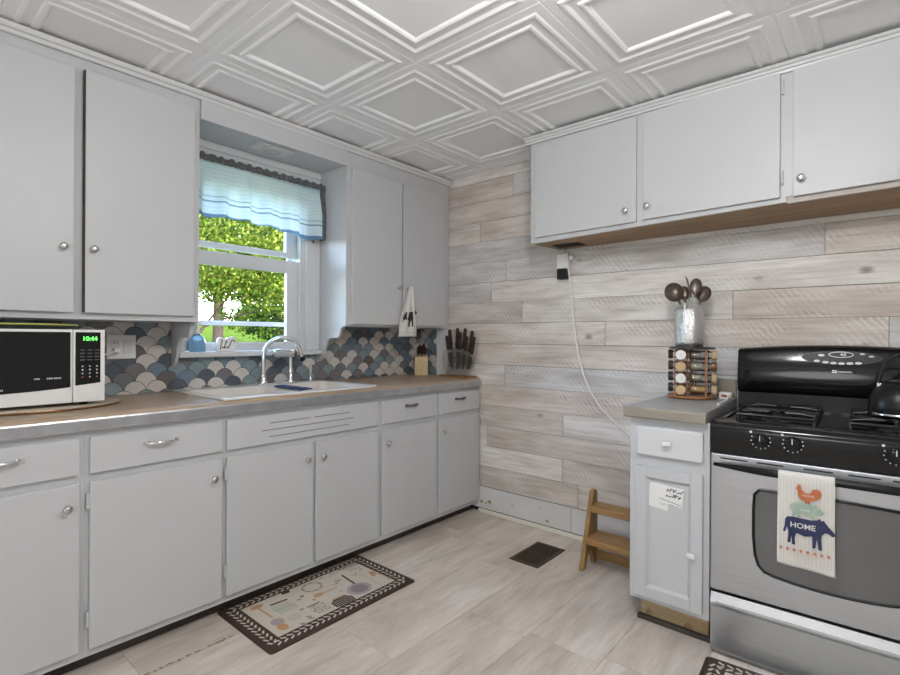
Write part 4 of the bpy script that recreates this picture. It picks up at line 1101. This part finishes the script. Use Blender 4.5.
# towel over the oven handle
t = Thing('kitchen_towel', 'cream towel printed with rooster, pig and cow hanging over the oven handle', 'towel', SL(.313, -.045, .755), SR, local=True)
o = (.302, -.045, .755)
prof = []
for k in range(17): prof.append((-.0575 - .004 * sin(k / 16 * pi), .437 + (.752 - .437) * k / 16))
for k in range(1, 8): a = pi - pi * k / 8; prof.append((-.0455 + .0125 * cos(a), .757 + .0125 * sin(a)))
for k in range(6): prof.append((-.0325 + .006 * k / 5, .750 - .03 * k))
def tfn(u, v):
    i = min(int(v * (len(prof) - 1)), len(prof) - 2); f = v * (len(prof) - 1) - i
    y = prof[i][0] * (1 - f) + prof[i + 1][0] * f; z = prof[i][1] * (1 - f) + prof[i + 1][1] * f
    front = max(0, (.75 - z) / .31) if v < .6 else 0
    x = .221 + .163 * u + .004 * front * (u - .5)
    return (x - o[0], y - .0035 * front * sin(u * 7 + .5) - o[1], z + (.010 * (.5 - u) if v < .1 else 0) - .012 * (1 if (v < .01 and u < .06) else 0) * 0 - o[2])
mb = MB(); mb.sheet(tfn, 24, len(prof) * 2); tc = t.part('cloth', mb, ['cloth'], solid=.0022, smooth=60)
TT = Matrix.Translation((-o[0], -o[1] - .0665, -o[2])) @ FY
mb = MB()
for i in range(15): x = .229 + i * .0105; mb.stroke([(x, .455), (x, .752)], .0022, 0, 4, TT)
def S(pts, x0, z0, s): return [(x0 + x * s, z0 + z * s) for x, z in pts]
cow = [(.05, .60), (.09, .655), (.2, .67), (.55, .655), (.66, .68), (.70, .73), (.73, .68), (.78, .70), (.80, .66), (.86, .58), (.985, .44), (.985, .39), (.93, .37), (.85, .43), (.79, .42), (.74, .36), (.73, .27), (.745, .02), (.68, .02), (.665, .20), (.645, .24), (.625, .04), (.565, .04), (.565, .30), (.42, .26), (.27, .31), (.235, .20), (.245, .03), (.185, .03), (.17, .22), (.15, .06), (.095, .06), (.115, .30), (.085, .42), (.05, .30), (.02, .28), (.01, .33), (.035, .42)]
mb.flat(S(cow, .2365, .515, .152), .0006, 2, TT)
mb.text('HOME', .026, (.295, .588), .0010, 3, TT, .0005)
pig = [(.0, .30), (.03, .42), (.10, .50), (.3, .56), (.6, .54), (.74, .52), (.78, .58), (.83, .50), (.90, .42), (1.0, .33), (1.0, .25), (.93, .22), (.83, .20), (.78, .14), (.72, .0), (.66, .02), (.64, .14), (.36, .12), (.30, .0), (.24, .0), (.22, .12), (.14, .0), (.08, .02), (.10, .18), (.03, .24), (-.03, .36)]
mb.flat(S(pig, .2555, .617, .098), .0006, 1, TT)
roost = [(.10, .60), (.04, .56), (.06, .70), (.10, .72), (.10, .86), (.16, .80), (.20, .86), (.23, .76), (.26, .62), (.40, .46), (.58, .48), (.66, .66), (.80, .72), (.95, .66), (1.0, .50), (.96, .36), (.86, .26), (.76, .20), (.58, .12), (.55, .0), (.50, .0), (.48, .10), (.44, .0), (.40, .01), (.40, .10), (.22, .16), (.12, .30)]
mb.flat(S(roost, .272, .670, .076), .0009, 0, TT)
mb.text('HOME', .0125, (.311, .696), .0012, 3, TT); mb.text('HOME', .0105, (.301, .645), .0012, 5, TT)
for i in range(8): x, z = .232 + i * .0195, .501; mb.flat([(x - .006, z), (x, z - .007), (x + .006, z), (x, z + .007)], .0006, 6, TT)
t.part('animal_print', mb, ['rooster', 'pig', 'cow', 'cloth', 'stripe', 'capwhite', 'coral'], tc, normals=False)

# ------------------------------------------------------------------ spice rack and crock
ZS = .944
cx, cy, ra = -.745, 2.712, radians(15.4)
SM = Matrix.Translation((cx, cy, ZS)) @ Matrix.Rotation(ra, 4, 'Z')
t = Thing('spice_rack', 'round red-brown wooden carousel rack holding spice jars on the grey countertop', 'spice rack', (cx, cy, ZS), ra, local=True)
mb = MB(); mb.lathe([(.095, .0004), (.108, .003), (.112, .010), (.108, .017)], n=36); t.part('base', mb, ['rackwood'], smooth=40)
mb = MB(); mb.lathe([(.100, .244), (.106, .246), (.106, .251), (.100, .253)], n=36); t.part('top_plate', mb, ['knife'], smooth=40)
mb = MB(); mb.box(-.010, .010, -.010, .010, .0175, .2435); t.part('column', mb, ['rackwood'])
for q in range(4):
    R4 = Matrix.Rotation(q * pi / 2, 4, 'Z'); mb = MB()
    mb.box(-.078, -.0735, -.068, -.058, .0175, .2435, 0, R4).box(-.0215, -.017, -.068, -.058, .0175, .2435, 0, R4)
    for z in (.0175, .0743, .1308, .1873, .2395): mb.box(-.0733, -.0217, -.066, -.060, z, z + .004, 0, R4)
    t.part('jar_holder', mb, ['rackwood'])
proto = None
for q in range(4):
    for k in range(4):
        if q == 2: continue
        R4 = SM @ Matrix.Rotation(q * pi / 2, 4, 'Z')
        face = {0: 'facing front', 1: 'lying sideways at the right', 3: 'at the left edge'}[q]
        row = ['bottom', 'second', 'third', 'top'][k]
        capm = {0: ['captan', 'capwhite', 'captan', 'capwhite'], 1: ['captan', 'captan', 'bronze', 'captan'], 3: ['knife'] * 4}[q][k]
        lab = {0: '%s jar in the spice rack, its %s cap facing front, %s row', 1: '%s spice jar seen side on in the rack, %s cap to the right, %s row', 3: '%s spice jar whose %s cap juts from the left edge of the rack, %s row'}[q] % ('clear', {'captan': 'tan', 'capwhite': 'white', 'bronze': 'brown', 'knife': 'dark'}[capm], row)
        jc = R4 @ Vector((-.0475, -.03, 0.0468 + .0565 * k))
        j = Thing('spice_jar', lab, 'jar', tuple(jc), ra + q * pi / 2, 'spice jars in the carousel rack', local=True)
        fill = 'spice' if (k == 0 or q != 1) else 'spicegrey'
        mb = MB(); mb.lathe([(.0195, .036), (.021, .030), (.021, -.045), (.017, -.052), (.017, -.056)], n=20, axis='y'); g = j.part('glass', mb, ['cleargl'], smooth=50)
        mb = MB(); mb.lathe([(.018, .030), (.0185, .026), (.0185, -.030 if k == 0 else -.012), (.018, -.032 if k == 0 else -.014)], n=18, axis='y'); j.part('spice', mb, [fill], g, smooth=50)
        mb = MB(); mb.lathe([(.021, -.0565), (.0235, -.058), (.0235, -.076), (.022, -.079)], n=20, axis='y'); j.part('cap', mb, [capm], smooth=40)
        if capm == 'capwhite':
            mb = MB(); r = random.Random(k)
            for i in range(4): mb.stroke([(-.008 + r.random() * .004, .006 - i * .004), (.006 + r.random() * .004, .006 - i * .004)], .0012, 0, 0, Matrix.Translation((0, -.0793, 0)) @ FY)
            j.part('cap_print', mb, ['grey'], normals=False)
ZR = ZS + .253
kx, ky = cx - .012, cy
t = Thing('utensil_crock', 'hammered tin utensil crock standing on top of the spice rack', 'crock', (kx, ky, ZR), local=True)
mb = MB(); mb.lathe([(.056, .0005), (.062, .004), (.067, .03), (.069, .09), (.067, .14), (.061, .172), (.058, .186), (.0595, .189), (.056, .189), (.053, .17), (.060, .09), (.058, .02)], n=40); t.part('body', mb, ['hammered'], smooth=60)
UM = Matrix.Rotation(ra, 4, 'Z')
def utensil(name, label, b, e, head, **kw):
    t = Thing(name, label, 'utensil', (kx, ky, ZR + .024), ra, 'cooking utensils in the tin crock', local=True)
    mb = MB(); mb.tube([b, tuple((Vector(b) + Vector(e)) / 2), e], [.004, .0045, .005], 8, flat=.7); t.part('handle', mb, ['nickel'], smooth=60)
    mb = MB(); head(mb, Vector(e)); t.part('head', mb, ['utensil'], smooth=60)
def bowlhead(rx, rz, tilt, off, depth=.45):
    def f(mb, e):
        M_ = Matrix.Translation(e + Vector(off)) @ Matrix.Rotation(tilt, 4, 'Y') @ Matrix.Rotation(radians(-14), 4, 'X')
        mb.ball((0, 0, 0), (rx, rx * depth, rz), 18, 0, M_)
        mb.tube([(0, .004, -rz * .8), (0, .004, -rz * 1.35)], [.008, .0055], 8, 0, M_)
    return f
utensil('soup_ladle', 'smoky brown ladle leaning to the left in the tin crock', (.02, 0, 0), (-.046, -.020, .215), bowlhead(.045, .052, radians(-26), (-.024, .004, .036), .55))
def slot(mb, e):
    M_ = Matrix.Translation(e + Vector((.002, 0, .045))) @ Matrix.Rotation(radians(-3), 4, 'Y')
    mb.prism([(-.012, -.05), (.012, -.05), (.016, .04), (-.004, .05), (-.014, .03)], 'y', -.002, .002, 0, M_)
utensil('turner', 'thin dark turner seen edge on at the middle of the crock', (0, .012, 0), (.0, .012, .245), lambda mb, e: mb.prism([(-.004, -.04), (.004, -.04), (.004, .05), (-.006, .075)], 'y', -.014, .014, 0, Matrix.Translation(e + Vector((0, 0, .02))) @ Matrix.Rotation(radians(-12), 4, 'Y')))
utensil('cooking_spoon', 'dark solid spoon standing highest at the right of the crock', (.012, -.02, 0), (.022, -.036, .225), bowlhead(.028, .042, radians(4), (.006, -.008, .050), .25))
utensil('slotted_spoon', 'dark slotted spoon leaning furthest right in the crock', (.03, .01, 0), (.048, .008, .205), bowlhead(.034, .042, radians(22), (.016, .004, .036), .3))
utensil('serving_spoon', 'grey-brown spoon behind the ladle in the crock', (-.02, .04, 0), (-.022, .042, .215), bowlhead(.026, .038, radians(-6), (-.002, .004, .036), .3))
# power strip with its lead
t = Thing('power_strip', 'white power strip with red switch lying behind the spice rack', 'power strip', (-.615, 2.765, ZS))
PM = Matrix.Translation((-.603, 2.778, ZS)) @ Matrix.Rotation(radians(-3), 4, 'Z')
mb = MB(); mb.box(-.029, .027, -.020, .020, .0006, .034, 0, PM); b = t.part('housing', mb, ['whitepl'], bevel=.004)
mb = MB(); mb.box(-.016, .008, -.0212, -.0202, .012, .023, 0, PM); t.part('switch', mb, ['redpl'], b)
mb = MB(); p0 = PM @ Vector((.022, -.021, .020)); mb.tube([p0, p0 + Vector((.002, -.015, .002)), p0 + Vector((.001, -.05, -.010)), (-.577, 2.66, ZS + .0055), (-.575, 2.58, ZS + .0055), (-.571, 2.48, ZS + .0055)], .005, 8); t.part('cord', mb, ['whitepl'], smooth=60)

# ------------------------------------------------------------------ wall adapter and cord
t = Thing('adapter_cord', 'white plug-in adapter and long cord hanging down the plank wall under the cabinet', 'cord', (-1.53, 2.88, 1.68))
mb = MB(); mb.box(-1.585, -1.505, 2.858, 2.8992, 1.672, 1.765); mb.cyl((-1.50, 2.872, 1.735), (-1.478, 2.872, 1.735), .016, n=14); a = t.part('adapter', mb, ['whitepl'], bevel=.006)
mb = MB(); mb.box(-1.578, -1.518, 2.852, 2.8992, 1.606, 1.671); t.part('black_adapter', mb, ['blacksatin'], bevel=.003, label='black square charger')
mb = MB(); cp = [(-1.515, 1.672), (-1.508, 1.60), (-1.488, 1.42), (-1.478, 1.33), (-1.462, 1.22), (-1.442, 1.12), (-1.415, 1.02), (-1.365, .915), (-1.30, .825), (-1.22, .755), (-1.13, .688), (-1.03, .630), (-.93, .59)]
mb.tube([(x, 2.886 if i == 0 else 2.891, z) for i, (x, z) in enumerate(cp)], .0064, 8); t.part('cord', mb, ['whitepl'], smooth=60)
mb = MB(); mb.cyl((-1.553, 2.885, 1.765), (-1.553, 2.885, 1.792), .008, n=10); t.part('conduit', mb, ['whitepl'], smooth=40)

# ------------------------------------------------------------------ step stool
t = Thing('step_stool', 'two-tread honey oak step stool against the plank wall behind the narrow cabinet', 'stool', (-1.06, 2.60, 0))
def side(x0, x1):
    pts = [(2.508, .0008), (2.545, .0008)] + [(2.600 + .034 * cos(a), .03 + .05 * sin(a)) for a in (2.9, 2.3, 1.57, .85, .25)] + [(2.650, .0008), (2.690, .0008), (2.690, .34)]
    pts += [(2.660 + .030 * cos(a), .375 + .030 * sin(a)) for a in (.2, .8, 1.4, 2.0, 2.6)] + [(2.620, .345)]
    mb = MB(); mb.prism(pts, 'x', x0, x1); return mb
for x in (-1.250, -.905): t.part('side_panel', side(x, x + .026), ['oakv'], bevel=.006, seg=3)
for y0, y1, z in ((2.578, 2.688, .300), (2.530, 2.688, .140)):
    mb = MB(); mb.box(-1.2238, -.9052, y0, y1, z, z + .034); t.part('tread', mb, ['oak'], bevel=.005)
mb = MB(); mb.box(-1.2238, -.9052, 2.668, 2.684, .020, .070); t.part('rear_stretcher', mb, ['oak'], bevel=.003)

# ------------------------------------------------------------------ floor register
t = Thing('floor_register', 'dark brown metal vent register set in the floor', 'vent', (-1.515, 2.535, 0))
VM = Matrix.Translation((-1.515, 2.537, 0)) @ Matrix.Rotation(radians(0), 4, 'Z')
mb = MB(); hx, hy = .092, .155
mb.box(-hx, hx, -hy, -hy + .022, .0004, .006, 0, VM).box(-hx, hx, hy - .022, hy, .0004, .006, 0, VM).box(-hx, -hx + .02, -hy + .022, hy - .022, .0004, .006, 0, VM).box(hx - .02, hx, -hy + .022, hy - .022, .0004, .006, 0, VM).box(-hx + .02, hx - .02, -.005, .005, .0004, .005, 0, VM)
f = t.part('frame', mb, ['ventb'], bevel=.0015)
mb = MB()
for i in range(26):
    y = -hy + .027 + i * .0105
    if abs(y) > .008: mb.box(-hx + .02, hx - .02, y - .0018, y + .0018, .0012, .004, 0, VM)
mb.box(-hx + .02, hx - .02, -hy + .022, hy - .022, .0003, .0009, 1, VM); t.part('louvre', mb, ['ventb', 'dark'], f)

# ------------------------------------------------------------------ floor mats (u along the long side, v across)
def mat_base(t, T, L, Wd, mitred=True):
    mb = MB()
    loft(mb, [[(x, y, z) for x, y in rrect(L / 2, Wd / 2, L / 2 - i, Wd / 2 - i, .015)] for i, z in ((0, .0004), (0, .006), (.006, .0105))], cap0=True, T=T)
    return t.part('base', mb, ['matbrown'], smooth=30)
def chain(mb, T, L, Wd, m=.018, w=.052):
    z = .0003
    def run(p, d, n, length):
        k = int(length / .029)
        for i in range(k):
            s = (i + .5) * length / k
            for row, sg in ((-.0115, 1), (.0115, -1)):
                c = Vector(p) + Vector(d) * s + Vector(n) * row
                e1 = (Vector(d) * .0105 + Vector(n) * .0060 * sg); e2 = Vector(n) * .0046 - Vector(d) * .001 * sg
                q = [c - e1 - e2, c + e1 - e2, c + e1 + e2, c - e1 + e2]
                mb.flat([(a.x, a.y) for a in q], z, 0, T)
    a = m + w / 2 - .002
    run((a, a), (1, 0), (0, 1), L - 2 * a); run((a, Wd - a), (1, 0), (0, 1), L - 2 * a)
    run((a, a), (0, 1), (1, 0), Wd - 2 * a); run((L - a, a), (0, 1), (1, 0), Wd - 2 * a)
t = Thing('kitchen_mat', 'cream floor mat with cookware print and dark chain border before the sink cabinet', 'mat', (-2.04, 1.445, 0))
L, Wd = .80, .46
def uvT(x0, y0, rot): # u -> +Y, v -> +X
    return Matrix.Translation((x0, y0, .0106)) @ Matrix.Rotation(rot, 4, 'Z') @ Matrix(((0, 1, 0, 0), (1, 0, 0, 0), (0, 0, 1, 0), (0, 0, 0, 1)))
T0 = uvT(-2.272, 1.047, 0)
b = mat_base(t, Matrix.Translation((0, 0, -.0106)) @ T0, L, Wd)
mb = MB(); chain(mb, T0, L, Wd); t.part('chain_border', mb, ['matcream'], b, normals=False)
mb = MB(); z1, z2, z3 = .0007, .0010, .0013
mb.flat([(.076, .072), (L - .076, .072), (L - .076, Wd - .072), (.076, Wd - .072)], .0003, 0, T0)
E = ell
def P(pl, mi, z=z1): mb.flat(pl, z, mi, T0)
P(E(.135, .105, .030, .018), 1); mb.stroke([(.135, .12), (.137, .235)], .010, z1, 1, T0)                       # wooden spoon
P(E(.134, .283, .024, .026), 2); ringpoly(mb, .134, .283, .028, .030, .004, z2, 1, T0); P(E(.128, .335, .022, .030), 1)
mb.stroke([(.185, .138), (.262, .146)], .012, z1, 3, T0)                                                        # pot lid
P([(.165, .155), (.262, .165), (.268, .245), (.18, .245)], 4); mb.stroke([(.165, .2), (.268, .206)], .003, z2, 5, T0)
for i in range(5): mb.stroke([(.175 + .018 * i, .175), (.187 + .018 * i, .235)], .002, z2, 5, T0)
P([(.275, .070), (.318, .074), (.310, .098), (.272, .094)], 3)                                                  # brown pot
P(E(.407, .135, .045, .040), 4); P(E(.407, .135, .036, .031), 0, z2)                                            # plate with wreath
for k in range(22): a = k * 2 * pi / 22; P(E(.407 + .048 * cos(a), .135 + .043 * sin(a), .007, .004, 8), 5 if k % 3 else 3, z3)
P(E(.385, .222, .026, .018), 1); mb.stroke([(.405, .224), (.485, .226)], .008, z1, 1, T0)                       # spoon
P(E(.553, .318, .064, .058, 32), 2); ringpoly(mb, .553, .318, .056, .050, .004, z2, 6, T0); P(E(.553, .318, .044, .040), 7, z3)  # frying pan
mb.stroke([(.580, .145), (.568, .262)], .011, z2, 3, T0)
P([(.375, .335), (.40, .315), (.465, .318), (.485, .345), (.480, .385), (.455, .398), (.395, .396), (.374, .375)], 3)  # dotted casserole
mb.stroke([(.40, .310), (.465, .312)], .007, z1, 1, T0)
for i in range(9):
    for j in range(5): P(E(.388 + .0108 * i, .333 + .0125 * j, .0035, .0028, 6), 0, z2)
P(E(.322, .325, .044, .046), 4); rq = random.Random(3)
for k in range(34): P(E(.322 + rq.uniform(-.036, .036), .325 + rq.uniform(-.036, .036), .0045, .003, 7), rq.choice([3, 2, 7]), z2)
mb.stroke([(.285, .280), (.350, .280)], .007, z2, 3, T0)
P(E(.203, .307, .032, .028), 4)
for k in range(4): P(E(.195 + .005 * (k % 2), .372 + .008 * k, .010, .005, 8), 5); P(E(.243 + .007 * (k % 2), .345 + .009 * k, .010, .005, 8), 5)
mb.stroke([(.600, .084), (.735, .090)], .008, z1, 3, T0); mb.stroke([(.615, .104), (.72, .108)], .005, z1, 5, T0)      # rolling pin, knife
mb.stroke([(.64, .128), (.70, .140)], .006, z1, 7, T0)
for k in range(8): P(E(.515 + rq.uniform(-.02, .03), .178 + rq.uniform(-.02, .02), .009, .005, 8), 5)
P(E(.702, .240, .016, .020), 1); P(E(.690, .262, .014, .010), 1); mb.stroke([(.70, .22), (.715, .29)], .007, z2, 1, T0)
mb.stroke([(.655, .210), (.645, .380)], .004, z1, 6, T0); ringpoly(mb, .655, .225, .016, .03, .003, z1, 4, T0); P(E(.563, .093, .026, .022), 4)
mb.stroke([(.61, .17), (.64, .20)], .005, z1, 1, T0); mb.stroke([(.62, .20), (.65, .172)], .005, z1, 1, T0); P(E(.30, .19, .012, .008), 5); P(E(.325, .175, .010, .006), 3); P(E(.345, .245, .008, .012), 1); P(E(.26, .275, .012, .008), 5)
P(E(.72, .35, .010, .006), 5); P(E(.69, .16, .009, .006), 5); P(E(.49, .09, .012, .005), 6); P(E(.48, .27, .010, .006), 6)
t.part('cookware_print', mb, ['matcream', 'm_orange', 'm_lilac', 'matbrown', 'm_pale', 'm_green', 'm_lilac', 'm_purple'], b, normals=False)
t = Thing('kitchen_mat', 'dark brown floor mat with cream chain border in front of the range', 'mat', (-.13, 1.95, 0))
T1 = Matrix.Translation((-.533, 2.158, .0106)) @ Matrix.Rotation(radians(4), 4, 'Z') @ Matrix(((1, 0, 0, 0), (0, -1, 0, 0), (0, 0, -1, 0), (0, 0, 0, 1)))
T1 = Matrix.Translation((-.533, 2.158, .0106)) @ Matrix.Rotation(radians(4), 4, 'Z') @ Matrix.Translation((0, -.46, 0))
b = mat_base(t, Matrix.Translation((0, 0, -.0106)) @ T1, L, Wd)
mb = MB(); chain(mb, T1, L, Wd); t.part('chain_border', mb, ['matcream'], b, normals=False)
mb = MB(); mb.flat([(.076, .072), (L - .076, .072), (L - .076, Wd - .072), (.076, Wd - .072)], .0003, 0, T1); t.part('cream_field', mb, ['matcream'], b, normals=False)

# ------------------------------------------------------------------ light, sky, camera
def light(name, kind, loc, power, col=(1, 1, 1), rot=(0, 0, 0), **kw):
    l = bpy.data.lights.new(name, kind); l.energy = power; l.color = col
    for k, v in kw.items(): setattr(l, k, v)
    o = bpy.data.objects.new(name, l); COL.objects.link(o); o.location = loc; o.rotation_euler = rot
    return o
light('ceiling_lamp', 'POINT', (-.36, .86, 2.25), 40, (.985, .99, 1), shadow_soft_size=.13)
light('rear_fill', 'POINT', (-.3, -2.3, 1.45), 48, (.955, .98, 1), shadow_soft_size=.5)  # unseen fill light added behind the camera to brighten the room evenly
light('sun', 'SUN', (5, 0, 10), 7.5, (1, .95, .85), (radians(8), radians(48), 0), angle=radians(.6))
w = bpy.data.worlds.new('sky'); SC.world = w; w.use_nodes = True; nt = w.node_tree
bg = nt.nodes['Background']
sky = nt.nodes.new('ShaderNodeTexSky'); sky.sky_type = 'NISHITA'; sky.sun_disc = False; sky.sun_elevation = radians(42); sky.sun_rotation = radians(90)
sky.dust_density = 2.0
nt.links.new(sky.outputs[0], bg.inputs['Color']); bg.inputs['Strength'].default_value = 3.2

cam = bpy.data.cameras.new('camera'); co = bpy.data.objects.new('camera', cam); COL.objects.link(co)
cam.sensor_width = 36; cam.lens = 36 * 509.5 / 900; cam.clip_start = .02
yaw, pit, rol = radians(40.75), radians(-.03), radians(.31)
cyw, syw = cos(yaw), sin(yaw)
M0 = Matrix(((cyw, syw, 0), (0, 0, -1), (-syw, cyw, 0)))
Pm = Matrix(((1, 0, 0), (0, cos(pit), sin(pit)), (0, -sin(pit), cos(pit))))
Qm = Matrix(((cos(rol), -sin(rol), 0), (sin(rol), cos(rol), 0), (0, 0, 1)))
Rw = (Qm @ Pm @ M0).transposed()        # camera (x right, y down, z ahead) to world
Cm = Rw @ Matrix(((1, 0, 0), (0, -1, 0), (0, 0, -1)))
co.matrix_world = Matrix.Translation((0, 0, 1.24)) @ Cm.to_4x4()
SC.camera = co
vs = SC.view_settings; vs.view_transform = 'Standard'; vs.look = 'None'; vs.exposure = .24; vs.gamma = 1
try: vs.use_curve_mapping = False
except Exception: pass
